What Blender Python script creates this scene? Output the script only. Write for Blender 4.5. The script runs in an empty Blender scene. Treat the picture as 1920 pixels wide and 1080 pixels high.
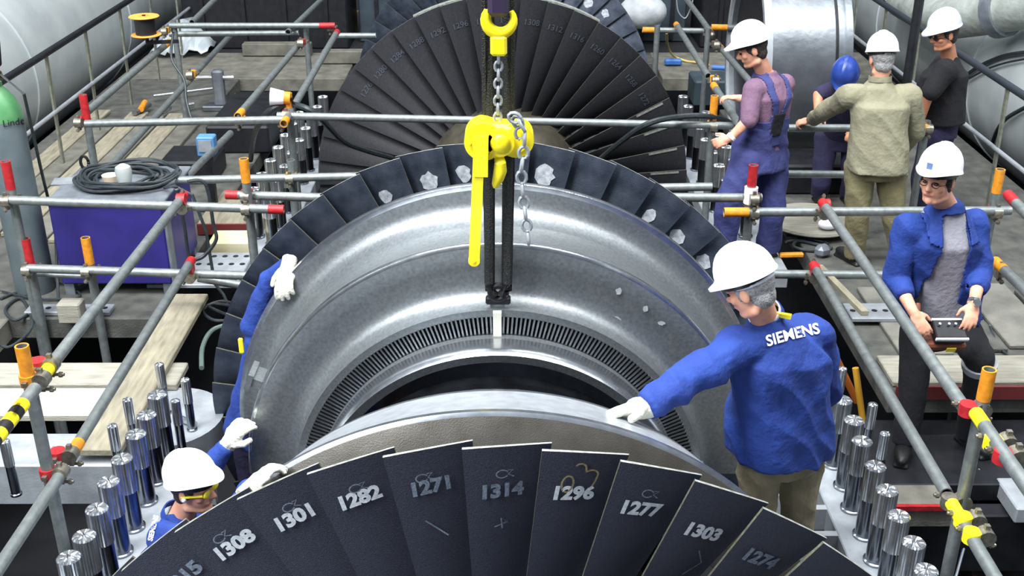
import bpy, bmesh, math, random
from mathutils import Vector, Matrix, Quaternion, noise
V = Vector
PI = math.pi
SC = bpy.context.scene
COL = SC.collection
random.seed(7)

# ------------------------------------------------------------------ camera
F_PX = 2100.0
PITCH = math.atan(990.0 / F_PX)
YAW = 0.003
CAM = V((0.058, 0.0, 3.541))
cam_data = bpy.data.cameras.new('camera')
cam_data.sensor_width = 36.0
cam_data.lens = 36.0 * F_PX / 1920.0
cam_data.clip_end = 200
cam = bpy.data.objects.new('camera', cam_data)
cam.location = CAM
cam.rotation_euler = (PI / 2 - PITCH, 0, -YAW)
COL.objects.link(cam)
SC.camera = cam

# ------------------------------------------------------------------ world, lamps, exposure
SC.view_settings.view_transform = 'Standard'
SC.view_settings.look = 'None'
SC.view_settings.gamma = 1.0
SC.view_settings.use_curve_mapping = False
SC.view_settings.exposure = 0.7
W = bpy.data.worlds.new('hall')
SC.world = W
W.use_nodes = True
wn = W.node_tree.nodes
wl = W.node_tree.links
wn.clear()
w_out = wn.new('ShaderNodeOutputWorld')
w_bg = wn.new('ShaderNodeBackground')
w_tc = wn.new('ShaderNodeTexCoord')
w_sep = wn.new('ShaderNodeSeparateXYZ')
w_ramp = wn.new('ShaderNodeValToRGB')
wl.new(w_tc.outputs['Generated'], w_sep.inputs[0])
wl.new(w_sep.outputs['Z'], w_ramp.inputs[0])
wl.new(w_ramp.outputs[0], w_bg.inputs[0])
wl.new(w_bg.outputs[0], w_out.inputs[0])
cr = w_ramp.color_ramp
cr.elements[0].position = 0.0
cr.elements[0].color = (0.045, 0.055, 0.075, 1)
cr.elements[1].position = 1.0
cr.elements[1].color = (0.80, 0.88, 0.95, 1)
e = cr.elements.new(0.35)
e.color = (0.10, 0.12, 0.15, 1)
e = cr.elements.new(0.75)
e.color = (0.38, 0.42, 0.47, 1)
w_bg.inputs[1].default_value = 0.68

def area(name, loc, target, size, size_y, energy, color=(1, 1, 1)):
    l = bpy.data.lights.new(name, 'AREA')
    l.shape = 'RECTANGLE'
    l.size = size
    l.size_y = size_y
    l.energy = energy
    l.color = color
    o = bpy.data.objects.new(name, l)
    o.location = loc
    d = V(target) - V(loc)
    o.rotation_euler = d.to_track_quat('-Z', 'Y').to_euler()
    COL.objects.link(o)
    return o
# the hall's roof lights: two long bands of skylight and a row of smaller high bay lamps
area('roof_light', (-5.0, 0.5, 11.0), (-1, 4.0, 0), 4.0, 14.0, 2400, (0.95, 0.98, 1.0))
area('roof_light', (3.5, 5.0, 12.0), (0, 6.0, 0), 4.0, 16.0, 900, (0.95, 0.98, 1.0))
for i in range(5):
    area('bay_lamp', (-4.4 + 2.2 * i, 3.2, 9.5), (-4.4 + 2.2 * i, 3.4, 0), 0.5, 0.5, 95, (1.0, 0.98, 0.94))
    area('bay_lamp', (-4.4 + 2.2 * i, 12.0, 9.5), (-4.4 + 2.2 * i, 11.5, 0), 0.5, 0.5, 60, (1.0, 0.98, 0.94))

# ------------------------------------------------------------------ helpers
def px_ray(px, py):
    a = (px - 960.0) / F_PX
    b = (540.0 - py) / F_PX
    cp, sp = math.cos(PITCH), math.sin(PITCH)
    yr = cp + b * sp
    zz = -sp + b * cp
    cy, sy = math.cos(YAW), math.sin(YAW)
    return V((a * cy + yr * sy, -a * sy + yr * cy, zz))

def at(px, py, X=None, Y=None, Z=None):
    """the point of the place seen at a photo position, on a plane X=, Y= or Z="""
    r = px_ray(px, py)
    if X is not None: t = (X - CAM.x) / r.x
    elif Y is not None: t = (Y - CAM.y) / r.y
    else: t = (Z - CAM.z) / r.z
    return CAM + r * t

def lin(c):
    c = c / 255.0
    return c / 12.92 if c <= 0.04045 else ((c + 0.055) / 1.055) ** 2.4

def rgb(r, g, b):
    return (lin(r), lin(g), lin(b), 1.0)

MATS = {}
def mat(name, col, rough=0.6, metal=0.0, col2=None, scale=8.0, amt=0.5, bump=0.0, bscale=60.0, stretch=None,
        spec=0.5, emit=None, alpha=None, transm=0.0, detail=4.0):
    """procedural principled material; col2 is mixed in by a noise"""
    m = bpy.data.materials.new(name)
    m.use_nodes = True
    nt = m.node_tree
    n, l = nt.nodes, nt.links
    b = n['Principled BSDF']
    b.inputs['Roughness'].default_value = rough
    b.inputs['Metallic'].default_value = metal
    b.inputs['Specular IOR Level'].default_value = spec
    b.inputs['Base Color'].default_value = col
    if transm: b.inputs['Transmission Weight'].default_value = transm
    if alpha is not None: b.inputs['Alpha'].default_value = alpha
    tc = n.new('ShaderNodeTexCoord')
    src = tc.outputs['Object']
    if stretch:
        mp = n.new('ShaderNodeMapping')
        mp.inputs['Scale'].default_value = stretch
        l.new(src, mp.inputs['Vector'])
        src = mp.outputs['Vector']
    if col2 is not None:
        nz = n.new('ShaderNodeTexNoise')
        nz.inputs['Scale'].default_value = scale
        nz.inputs['Detail'].default_value = detail
        l.new(src, nz.inputs['Vector'])
        rp = n.new('ShaderNodeValToRGB')
        rp.color_ramp.elements[0].position = 0.5 - 0.22 * amt - 0.05
        rp.color_ramp.elements[1].position = 0.5 + 0.30 * amt
        rp.color_ramp.elements[0].color = col
        rp.color_ramp.elements[1].color = col2
        l.new(nz.outputs['Fac'], rp.inputs[0])
        l.new(rp.outputs[0], b.inputs['Base Color'])
    if bump:
        nb = n.new('ShaderNodeTexNoise')
        nb.inputs['Scale'].default_value = bscale
        nb.inputs['Detail'].default_value = 3.0
        l.new(src, nb.inputs['Vector'])
        bp = n.new('ShaderNodeBump')
        bp.inputs['Strength'].default_value = bump
        bp.inputs['Distance'].default_value = 0.02
        l.new(nb.outputs['Fac'], bp.inputs['Height'])
        l.new(bp.outputs['Normal'], b.inputs['Normal'])
    MATS[name] = m
    return m

def tag(o, label=None, cat=None, group=None, kind=None):
    if label: o['label'] = label
    if cat: o['category'] = cat
    if group: o['group'] = group
    if kind: o['kind'] = kind
    return o

def world_off(p):
    v = V((0, 0, 0))
    while p is not None:
        v += p.location
        p = p.parent
    return v

def thing(name, loc, label, cat, group=None):
    o = bpy.data.objects.new(name, None)
    o.empty_display_size = 0.1
    o.location = loc
    COL.objects.link(o)
    return tag(o, label, cat, group)

def link_mesh(name, me, parent=None, origin=None):
    o = bpy.data.objects.new(name, me)
    COL.objects.link(o)
    if parent is not None:
        off = world_off(parent)
        o.parent = parent
        me.transform(Matrix.Translation(-off))
    elif origin is not None:
        me.transform(Matrix.Translation(-V(origin)))
        o.location = origin
    return o

def frame(d):
    d = V(d).normalized()
    up = V((0, 0, 1)) if abs(d.z) < 0.95 else V((0, 1, 0))
    a = d.cross(up).normalized()
    b = a.cross(d).normalized()
    return a, b

class MB:
    def __init__(s):
        s.v = []; s.f = []; s.m = []; s.sm = []
    def add(s, vs, fs, mi=0, smooth=True):
        o = len(s.v)
        s.v += [tuple(x) for x in vs]
        for f in fs:
            s.f.append([i + o for i in f]); s.m.append(mi); s.sm.append(smooth)
        return s
    def box(s, c, size, mi=0, rot=None, bev=0.0):
        """box centred at c; rot a Matrix/Quaternion/z angle; bev chamfers the four upright and top edges"""
        hx, hy, hz = size[0] / 2, size[1] / 2, size[2] / 2
        bm = bmesh.new()
        bmesh.ops.create_cube(bm, size=1.0)
        for v in bm.verts: v.co = V((v.co.x * size[0], v.co.y * size[1], v.co.z * size[2]))
        if bev:
            bmesh.ops.bevel(bm, geom=list(bm.edges), offset=min(bev, 0.45 * min(size)), segments=1, affect='EDGES', profile=0.5)
        R = Matrix.Identity(3)
        if rot is not None:
            R = Matrix.Rotation(rot, 3, 'Z') if isinstance(rot, (int, float)) else (rot.to_matrix() if isinstance(rot, Quaternion) else rot.to_3x3())
        bm.verts.index_update()
        s.add([R @ v.co + V(c) for v in bm.verts], [[v.index for v in f.verts] for f in bm.faces], mi, False)
        bm.free()
        return s
    def bar(s, p, q, w, h, mi=0):
        """rectangular bar from p to q"""
        p, q = V(p), V(q); a, b = frame(q - p)
        vs = []
        for c in (p, q):
            for x, y in ((-1, -1), (1, -1), (1, 1), (-1, 1)): vs.append(c + a * x * w / 2 + b * y * h / 2)
        s.add(vs, [(0, 1, 2, 3), (7, 6, 5, 4), (0, 4, 5, 1), (1, 5, 6, 2), (2, 6, 7, 3), (3, 7, 4, 0)], mi, False)
        return s
    def tube(s, p, q, r, r2=None, n=16, mi=0, cap=True, hollow=0.0, capmi=None):
        p, q = V(p), V(q); r2 = r if r2 is None else r2
        a, b = frame(q - p)
        vs = []
        for c, rr in ((p, r), (q, r2)):
            for i in range(n):
                t = 2 * PI * i / n
                vs.append(c + a * math.cos(t) * rr + b * math.sin(t) * rr)
        fs = [(i, (i + 1) % n, n + (i + 1) % n, n + i) for i in range(n)]
        s.add(vs, fs, mi, True)
        if cap:
            cm = mi if capmi is None else capmi
            if hollow:
                for c, base, dr, fl in ((p, vs[:n], (q - p).normalized(), 1), (q, vs[n:], (p - q).normalized(), 0)):
                    inner = [c + (v - c) * hollow for v in base]
                    deep = [v + dr * min(0.1, (q - p).length * 0.4) for v in inner]
                    s.add(list(base) + inner + deep, [(i, (i + 1) % n, n + (i + 1) % n, n + i) for i in range(n)] +
                          [(n + i, n + (i + 1) % n, 2 * n + (i + 1) % n, 2 * n + i) for i in range(n)] + [tuple(range(2 * n, 3 * n))], cm, False)
            else:
                s.add(vs[:n], [tuple(range(n))[::-1]], cm, False)
                s.add(vs[n:], [tuple(range(n))], cm, False)
        return s
    def path(s, pts, r, n=8, mi=0, closed=False):
        pts = [V(p) for p in pts]; N = len(pts)
        vs = []; prev = None
        for k, p in enumerate(pts):
            if closed: d = pts[(k + 1) % N] - pts[k - 1]
            else: d = pts[min(k + 1, N - 1)] - pts[max(k - 1, 0)]
            d = d.normalized() if d.length > 1e-9 else V((0, 0, 1))
            if prev is None: a, b = frame(d)
            else:
                a = prev - d * prev.dot(d)
                a = a.normalized() if a.length > 1e-6 else frame(d)[0]
                b = d.cross(a)
            prev = a
            rr = r[k] if isinstance(r, (list, tuple)) else r
            for i in range(n):
                t = 2 * PI * i / n
                vs.append(p + a * math.cos(t) * rr + b * math.sin(t) * rr)
        fs = []
        for k in range(N if closed else N - 1):
            k2 = (k + 1) % N
            for i in range(n):
                j = (i + 1) % n
                fs.append((k * n + i, k * n + j, k2 * n + j, k2 * n + i))
        if not closed:
            fs.append(tuple(range(n))[::-1]); fs.append(tuple(range((N - 1) * n, N * n)))
        s.add(vs, fs, mi, True)
        return s
    def lathe(s, prof, c, axis='Y', n=64, a0=0.0, a1=2 * PI, mi=0, closed_prof=False, smooth=True):
        """prof: list of (r, h) or (r, h, material) ; axis Y: angle 0 at +X, pi/2 at +Z"""
        full = abs((a1 - a0) - 2 * PI) < 1e-6
        m = n if full else n + 1
        c = V(c); vs = []
        for k in range(m):
            t = a0 + (a1 - a0) * k / n
            ct, st = math.cos(t), math.sin(t)
            for q in prof:
                r, h = q[0], q[1]
                if axis == 'Y': vs.append(c + V((r * ct, h, r * st)))
                elif axis == 'Z': vs.append(c + V((r * ct, r * st, h)))
                else: vs.append(c + V((h, r * ct, r * st)))
        P = len(prof)
        rngp = P if closed_prof else P - 1
        for i in range(rngp):
            i2 = (i + 1) % P
            mm = prof[i][2] if len(prof[i]) > 2 else mi
            fs = []
            for k in range(n):
                k2 = (k + 1) % m
                fs.append((k * P + i, k * P + i2, k2 * P + i2, k2 * P + i))
            o = len(s.v) if i == 0 else o
            if i == 0: s.v += [tuple(x) for x in vs]
            for f in fs:
                s.f.append([j + o for j in f]); s.m.append(mm); s.sm.append(smooth)
        if not full and closed_prof:
            s.f.append([o + j for j in range(P)]); s.m.append(prof[0][2] if len(prof[0]) > 2 else mi); s.sm.append(False)
            s.f.append([o + (m - 1) * P + j for j in range(P)][::-1]); s.m.append(prof[0][2] if len(prof[0]) > 2 else mi); s.sm.append(False)
        return s
    def prism(s, poly, z0, z1, mi=0, axis='Z'):
        n = len(poly)
        def mk(x, y, h):
            return (x, y, h) if axis == 'Z' else ((x, h, y) if axis == 'Y' else (h, x, y))
        vs = [mk(x, y, z0) for x, y in poly] + [mk(x, y, z1) for x, y in poly]
        fs = [tuple(range(n))[::-1], tuple(range(n, 2 * n))] + [(i, (i + 1) % n, n + (i + 1) % n, n + i) for i in range(n)]
        s.add(vs, fs, mi, False)
        return s
    def ball(s, c, rad, mi=0, n=12, R=None):
        c = V(c)
        rad = (rad, rad, rad) if isinstance(rad, (int, float)) else rad
        vs = []
        m = n // 2 + 1
        for i in range(m + 1):
            ph = PI * i / m
            for j in range(n):
                t = 2 * PI * j / n
                p = V((math.sin(ph) * math.cos(t) * rad[0], math.sin(ph) * math.sin(t) * rad[1], math.cos(ph) * rad[2]))
                vs.append(c + (R @ p if R is not None else p))
        fs = []
        for i in range(m):
            for j in range(n):
                k = (j + 1) % n
                fs.append((i * n + j, (i + 1) * n + j, (i + 1) * n + k, i * n + k))
        s.add(vs, fs, mi, True)
        return s
    def mesh(s, name, mats, fix=True):
        me = bpy.data.meshes.new(name)
        me.from_pydata(s.v, [], s.f)
        ms = mats if isinstance(mats, (list, tuple)) else [mats]
        for m in ms: me.materials.append(m)
        me.polygons.foreach_set('material_index', s.m)
        me.polygons.foreach_set('use_smooth', s.sm)
        bm = bmesh.new(); bm.from_mesh(me)
        bmesh.ops.remove_doubles(bm, verts=bm.verts, dist=1e-6)
        if fix: bmesh.ops.recalc_face_normals(bm, faces=bm.faces)
        bm.to_mesh(me); bm.free()
        me.update()
        return me
    def build(s, name, mats, parent=None, origin=None, sharp=35):
        me = s.mesh(name, mats)
        o = link_mesh(name, me, parent, origin)
        if sharp: me.set_sharp_from_angle(angle=math.radians(sharp))
        return o

def centre(mb):
    xs = [v[0] for v in mb.v]; ys = [v[1] for v in mb.v]; zs = [v[2] for v in mb.v]
    return V(((min(xs) + max(xs)) / 2, (min(ys) + max(ys)) / 2, min(zs)))

def solo(mb, name, mats, label, cat, group=None, sharp=35):
    """a thing that is one mesh, its origin at its base"""
    return tag(mb.build(name, mats, origin=centre(mb), sharp=sharp), label, cat, group)

def struct(mb, name, mats):
    return tag(mb.build(name, mats, origin=centre(mb)), kind='structure')

def kids(o):
    return [c for c in o.children]

def copy_tree(o, parent=None):
    c = o.copy()
    COL.objects.link(c)
    if parent is not None: c.parent = parent
    for ch in list(o.children): copy_tree(ch, c)
    return c

def text_mesh(txt, height, bold=0.0):
    """vertices and faces of flat lettering centred on 0,0"""
    cu = bpy.data.curves.new('lettering', 'FONT')
    cu.body = txt
    cu.size = height / 0.7
    cu.offset = bold
    cu.align_x = 'CENTER'
    cu.resolution_u = 3
    ob = bpy.data.objects.new('lettering', cu)
    COL.objects.link(ob)
    dg = bpy.context.evaluated_depsgraph_get()
    me = bpy.data.meshes.new_from_object(ob.evaluated_get(dg))
    vs = [v.co.copy() for v in me.vertices]
    fs = [list(p.vertices) for p in me.polygons]
    bpy.data.objects.remove(ob); bpy.data.curves.remove(cu); bpy.data.meshes.remove(me)
    xs = [v.x for v in vs]; ys = [v.y for v in vs]
    cx, cy = (min(xs) + max(xs)) / 2, (min(ys) + max(ys)) / 2
    return [V((v.x - cx, v.y - cy, 0)) for v in vs], fs

# ------------------------------------------------------------------ materials
M_blade = mat('blade_steel', rgb(52, 55, 68), 0.5, 0.2, rgb(80, 84, 100), 240, 0.9, 0.25, 300)
M_bladeB = mat('blade_steel_bare', rgb(46, 54, 70), 0.42, 0.45, rgb(84, 92, 106), 14, 0.9, 0.2, 200)
M_bladeF = mat('dark_blade_steel', rgb(30, 31, 36), 0.55, 0.2, rgb(46, 47, 52), 60, 0.9, 0.25, 300)  # darker steel for the front wheel of the far rotor
M_edge = mat('blade_edge', rgb(190, 195, 190), 0.4, 0.6, rgb(150, 152, 140), 40, 0.6)
M_edgeO = mat('blade_edge_oxide', rgb(125, 125, 108), 0.5, 0.4, rgb(85, 88, 72), 60, 0.7)
M_paint = mat('stencil_paint', rgb(244, 248, 252), 0.8, 0, rgb(196, 206, 220), 90, 0.8)
M_paintF = mat('worn_stencil_paint', rgb(150, 163, 182), 0.8, 0, rgb(84, 92, 108), 120, 0.9)
M_chalk = mat('yellow_chalk', rgb(176, 164, 120), 0.9, 0, rgb(120, 112, 86), 150, 0.7)
M_chalkW = mat('white_chalk', rgb(204, 208, 214), 0.9, 0, rgb(122, 130, 140), 45, 0.9)
M_paintFF = mat('faint_stencil_paint', rgb(70, 76, 88), 0.8, 0, rgb(44, 48, 56), 90, 0.9)
M_guide = mat('stained_guide_steel', rgb(92, 90, 86), 0.42, 0.7, rgb(70, 66, 60), 7, 0.9, 0.1, 200)
M_guideHi = mat('polished_guide_steel', rgb(172, 178, 186), 0.28, 0.9, rgb(140, 146, 154), 16, 0.7)
M_cast = mat('machined_casing', rgb(140, 145, 148), 0.38, 0.7, rgb(112, 117, 120), 60, 0.9, 0.12, 240)
M_castHi = mat('polished_casing', rgb(205, 210, 214), 0.24, 0.95, rgb(175, 180, 186), 20, 0.6)
M_rotor = mat('rotor_steel', rgb(60, 64, 70), 0.3, 0.9, rgb(36, 38, 42), 10, 0.7)
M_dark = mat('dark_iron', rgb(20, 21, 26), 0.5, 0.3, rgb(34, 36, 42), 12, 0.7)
M_black = mat('rubber_and_recess_black', rgb(18, 20, 24), 0.5, 0.0)
M_chrome = mat('bright_stud_steel', rgb(218, 222, 226), 0.2, 0.92, rgb(186, 190, 196), 12, 0.6)
M_shank = mat('smooth_stud_steel', rgb(150, 155, 162), 0.2, 1.0, rgb(118, 122, 132), 10, 0.6)
M_tube = mat('galvanised_tube', rgb(140, 146, 146), 0.45, 0.55, rgb(112, 119, 120), 22, 0.8, 0.1, 90)
M_clamp = mat('clamp_steel', rgb(165, 162, 150), 0.4, 0.8, rgb(110, 104, 92), 40, 0.8)
M_red = mat('red_paint', rgb(190, 32, 38), 0.5, 0, rgb(140, 26, 34), 30, 0.7)
M_orange = mat('orange_paint', rgb(228, 150, 30), 0.55, 0, rgb(190, 118, 30), 30, 0.7)
M_yellow = mat('yellow_paint', rgb(252, 236, 34), 0.4, 0, rgb(240, 216, 24), 12, 0.6)
M_wood = mat('plank_wood', rgb(156, 150, 130), 0.85, 0, rgb(116, 110, 94), 5, 0.8, 0.3, 30, stretch=(6, 1, 6))
M_woodX = mat('plank_wood_pale', rgb(160, 158, 146), 0.85, 0, rgb(130, 126, 114), 5, 0.8, 0.3, 30, stretch=(1, 6, 6))
M_deck = mat('deck_plate', rgb(98, 98, 92), 0.8, 0.1, rgb(56, 57, 56), 7, 0.9, 0.25, 80, detail=8.0)
M_deckL = mat('deck_board', rgb(124, 122, 112), 0.85, 0, rgb(78, 77, 71), 6, 0.9, 0.2, 60)
M_flange = mat('painted_flange', rgb(166, 172, 178), 0.5, 0.3, rgb(142, 147, 153), 9, 0.7, 0.08, 80)
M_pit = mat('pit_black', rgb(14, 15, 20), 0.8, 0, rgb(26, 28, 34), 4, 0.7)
M_pipe = mat('insulated_pipe', rgb(196, 203, 204), 0.55, 0.3, rgb(166, 174, 178), 2.2, 0.9, 0.06, 12)
M_blue = mat('blue_cabinet', rgb(46, 38, 120), 0.5, 0, rgb(38, 32, 104), 6, 0.6)
M_steelbox = mat('grey_steel', rgb(135, 142, 150), 0.5, 0.4, rgb(104, 110, 118), 10, 0.7)
M_cable = mat('cable_black', rgb(30, 36, 40), 0.45, 0.0, rgb(46, 54, 58), 30, 0.7)
M_white = mat('white_plastic', rgb(240, 242, 250), 0.45, 0)
M_galv = mat('sheet_metal', rgb(152, 158, 164), 0.36, 0.85, rgb(122, 128, 134), 5, 0.8, 0.15, 14)
M_wall = mat('hall_dark_wall', rgb(40, 46, 54), 0.8, 0, rgb(24, 27, 32), 1.2, 0.9)
# ------------------------------------------------------------------ the setting
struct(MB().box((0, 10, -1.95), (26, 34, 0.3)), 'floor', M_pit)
struct(MB().box((0, 24, 2.5), (26, 0.3, 9)), 'wall_back', M_wall)
struct(MB().box((-12.5, 10, 2.5), (0.3, 30, 9)), 'wall_left', M_wall)
struct(MB().box((12.5, 10, 2.5), (0.3, 30, 9)), 'wall_right', M_wall)

def deck(x0, x1, y0, y1, m=M_deck, z=0.0, th=0.16, name='floor'):
    return struct(MB().box(((x0 + x1) / 2, (y0 + y1) / 2, z - th / 2), (x1 - x0, y1 - y0, th), bev=0.008), name, m)
# decks around the casing openings
deck(-4.75, -2.42, 7.02, 12.2)
deck(-4.75, -1.95, 13.55, 14.9, M_deckL)
deck(-4.75, -3.25, 12.2, 13.55)
deck(-1.95, 1.95, 14.3, 14.9)
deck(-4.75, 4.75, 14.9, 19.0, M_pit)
deck(2.42, 4.75, 6.0, 12.2)
deck(1.95, 4.75, 13.55, 14.9, M_deckL)
deck(3.25, 4.75, 12.2, 13.55)
deck(2.12, 4.3, 5.3, 5.995, M_dark, -0.2, 0.12)
deck(2.12, 2.55, 5.06, 5.3, M_deckL, -0.2, 0.12)
deck(2.86, 3.6, 5.06, 5.36, M_flange, -0.195, 0.1)
deck(-4.75, -3.45, 5.8, 7.02, M_deckL)

# ------------------------------------------------------------------ turbine rotors
R_TIP = 1.7
def make_blade(name, mir, r0, parent, face_m, edge_m, seg=(10, 8), wt=(0.125, 0.268), wa=(0.17, 0.046)):
    """one last stage blade standing at the top of the wheel, leading edge at y = 0 of the wheel plane"""
    mb = MB()
    nr, nu = seg
    def P(s, u, off):
        r = r0 + (R_TIP - r0) * s
        t = (wt[0] + (wt[1] - wt[0]) * s) * (u if not mir else u - 1)
        a = t / r
        uu = u if not mir else 1 - u
        y = (wa[0] + (wa[1] - wa[0]) * (s ** 0.8)) * (0.35 * uu + 0.65 * uu * uu) + off
        return V((r * math.sin(a), y, r * math.cos(a)))
    for side, off in ((0, 0.0), (1, 1.0)):
        vs = []
        for i in range(nr + 1):
            for j in range(nu + 1):
                u = j / nu
                uu = u if not mir else 1 - u
                th = (0.011 + 0.012 * math.sin(PI * min(1, uu * 1.15)) * (1 - i / nr)) * (1 - 0.35 * uu)
                vs.append(P(i / nr, u, off * th))
        w = nu + 1
        mb.add(vs, [(i * w + j, i * w + j + 1, (i + 1) * w + j + 1, (i + 1) * w + j) for i in range(nr) for j in range(nu)], 0, True)
        if side == 0: A = vs
        else: B = vs
    w = nu + 1
    for j0, m in ((0, 1 if not mir else 2), (nu, 2 if not mir else 1)):
        vs = [A[i * w + j0] for i in range(nr + 1)] + [B[i * w + j0] for i in range(nr + 1)]
        mb.add(vs, [(i, i + 1, nr + 2 + i, nr + 1 + i) for i in range(nr)], m, False)
    vs = [A[nr * w + j] for j in range(w)] + [B[nr * w + j] for j in range(w)]
    mb.add(vs, [(j, j + 1, w + j + 1, w + j) for j in range(nu)], 3, False)
    vs = [A[j] for j in range(w)] + [B[j] for j in range(w)]
    mb.add(vs, [(j, j + 1, w + j + 1, w + j) for j in range(nu)], 0, False)
    mb.v = [tuple(V(v) + V((0, parent['wheel_y'], 0))) for v in mb.v]
    o = mb.build(name, [face_m, edge_m, edge_m, M_edge], parent)  # tip face paler than the side edges, painting in light from above
    o['P'] = 0
    del o['P']
    return o, P

def bladed(root, wy, first_deg, mir, r0, face_m, edge_m, n=45):
    root['wheel_y'] = wy
    o, P = make_blade('blade', mir, r0, root, face_m, edge_m)
    out = {}
    for k in range(n):
        b = o if k == 0 else o.copy()
        if k:
            COL.objects.link(b); b.parent = root
        deg = (first_deg + 8.0 * k) % 360
        b.rotation_euler = (0, -math.radians(deg - 90), 0)
        out[round(deg, 2)] = b
    del root['wheel_y']
    return out, P

def near(bl, deg):
    k = min(bl, key=lambda q: min(abs(q - deg), 360 - abs(q - deg)))
    return bl[k]

rotA = thing('turbine_rotor', (0, 4.3, 0), 'foremost turbine rotor with big fan wheels of dark numbered blades', 'turbine rotor')
MB().lathe([(0.0, 1.3), (0.30, 1.3), (0.32, 2.45), (0.62, 2.5), (0.70, 2.62), (0.80, 2.72), (0.82, 3.1), (0.7, 3.3), (0.72, 3.9), (0.86, 4.0), (0.86, 4.2)], (0, 0, 0)).lathe(
    [(0.86, 4.2), (0.92, 4.2), (0.93, 4.28), (0.865, 4.3), (0.865, 4.38), (0.925, 4.4), (0.93, 4.46), (0.865, 4.48), (0.865, 4.52), (0.91, 4.54), (0.915, 4.6), (0.865, 4.62), (0.86, 5.0), (0.8, 5.4), (0.8, 5.75), (0.66, 6.0), (0.36, 6.1), (0.34, 7.2), (0.0, 7.2)],
    (0, 0, 0)).build('shaft', M_rotor, rotA)
blA, PA = bladed(rotA, 2.79, 92.76 - 8 * 11, False, 0.78, M_blade, M_edgeO)
blB, PB = bladed(rotA, 5.71, 76.01 - 8 * 9, True, 0.78, M_bladeB, M_edgeO)

def mark(blade, wy, P, vs, fs, s_mid, u_mid, r0, name, m, lift=0.007, mir=False):
    """lay flat lettering or a chalk figure on a blade's face: x across the blade, y outwards"""
    mb = MB()
    L = R_TIP - r0
    out = []
    for v in vs:
        s = s_mid + v.y / L
        wid = 0.125 + (0.268 - 0.125) * s
        u = u_mid + v.x / wid
        p = P(max(0, min(1, s)), u, 0)
        out.append(p + V((0, wy - lift, 0)))
    mb.add(out, fs, 0, False)
    me = mb.mesh(name, m, fix=False)
    o = link_mesh(name, me, blade)
    return o

def stroke(pts, w):
    """flat ribbon along a 2-d polyline"""
    vs, fs = [], []
    for k, p in enumerate(pts):
        a = V(pts[max(0, k - 1)]); b = V(pts[min(len(pts) - 1, k + 1)])
        d = (b - a); d = d.normalized() if d.length else V((1, 0))
        nn = V((-d.y, d.x)) * w / 2
        vs += [V((p[0] + nn.x, p[1] + nn.y, 0)), V((p[0] - nn.x, p[1] - nn.y, 0))]
    for k in range(len(pts) - 1): fs.append((2 * k, 2 * k + 1, 2 * k + 3, 2 * k + 2))
    return vs, fs

NUM = [(124.76, '1308', M_paint, .085), (116.76, '1301', M_paint, .08), (108.76, '1282', M_paint, .075), (100.76, '1271', M_paintF, .075),
       (92.76, '1314', M_paintF, .1), (84.76, '1296', M_paint, .09), (76.76, '1277', M_paint, .10), (68.76, '1303', M_paint, .11), (60.76, '1274', M_paintF, .11), (132.76, '1315', M_paintF, .09)]
for deg, txt, m, dr in NUM:
    b = near(blA, deg)
    vs, fs = text_mesh(txt, 0.047, 0.0034)
    # subdivide by using the lettering as it is: the blade is nearly flat over this width
    mark(b, 2.79, PA, vs, fs, 1 - (0.055 + dr) / (R_TIP - 0.78), 0.47, 0.78, 'stencilled_number', m)
def arc_pts(cx, cy, rx, ry, a0, a1, n=14):
    return [(cx + rx * math.cos(math.radians(a0 + (a1 - a0) * i / n)), cy + ry * math.sin(math.radians(a0 + (a1 - a0) * i / n))) for i in range(n + 1)]
# hand drawn chalk on the blade stencilled 1296, and fainter scrawls on its neighbours
b = near(blA, 84.76)
vs, fs = stroke(arc_pts(-0.024, 0.03, 0.018, 0.03, 250, 590), 0.006)
v2, f2 = stroke(arc_pts(0.006, 0.092, 0.016, 0.014, 160, 10, 8) + arc_pts(0.044, 0.068, 0.02, 0.016, 150, 0, 8) + [(0.062, 0.05), (0.056, 0.03), (0.054, 0.022)], 0.006)
mark(b, 2.79, PA, vs + v2, fs + [[i + len(vs) for i in f] for f in f2], 1 - 0.142 / 0.92, 0.45, 0.78, 'chalk_figure', M_chalk)
for deg, um in ((124.76, .42), (108.76, .5), (100.76, .43), (76.76, .5), (116.76, .52), (92.76, .5)):
    vs, fs = stroke(arc_pts(-0.012, 0, 0.018, 0.014, 20, 330), 0.004)
    v2, f2 = stroke([(0.004, 0.012), (0.02, 0.014), (0.006, -0.002), (0.024, -0.012)], 0.004)
    mark(near(blA, deg), 2.79, PA, vs + v2, fs + [[i + len(vs) for i in f] for f in f2], 1 - 0.095 / 0.92, um, 0.78, 'chalk_figure', M_paintF)
# lower scratches and inspection marks
for deg, pts in ((100.76, [(-.03, .04), (.03, -.04)]), (92.76, [(-.02, 0), (.02, .012), (0, .03), (.004, -.01)]), (68.76, [(.03, .05), (.07, .0), (.03, -.06)]), (60.76, [(-.03, .0), (.0, .03), (.02, -.02)])):
    vs, fs = stroke(pts, 0.005)
    mark(near(blA, deg), 2.79, PA, vs, fs, 1 - 0.29 / 0.92, .45, 0.78, 'chalk_figure', M_paintF)
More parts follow.
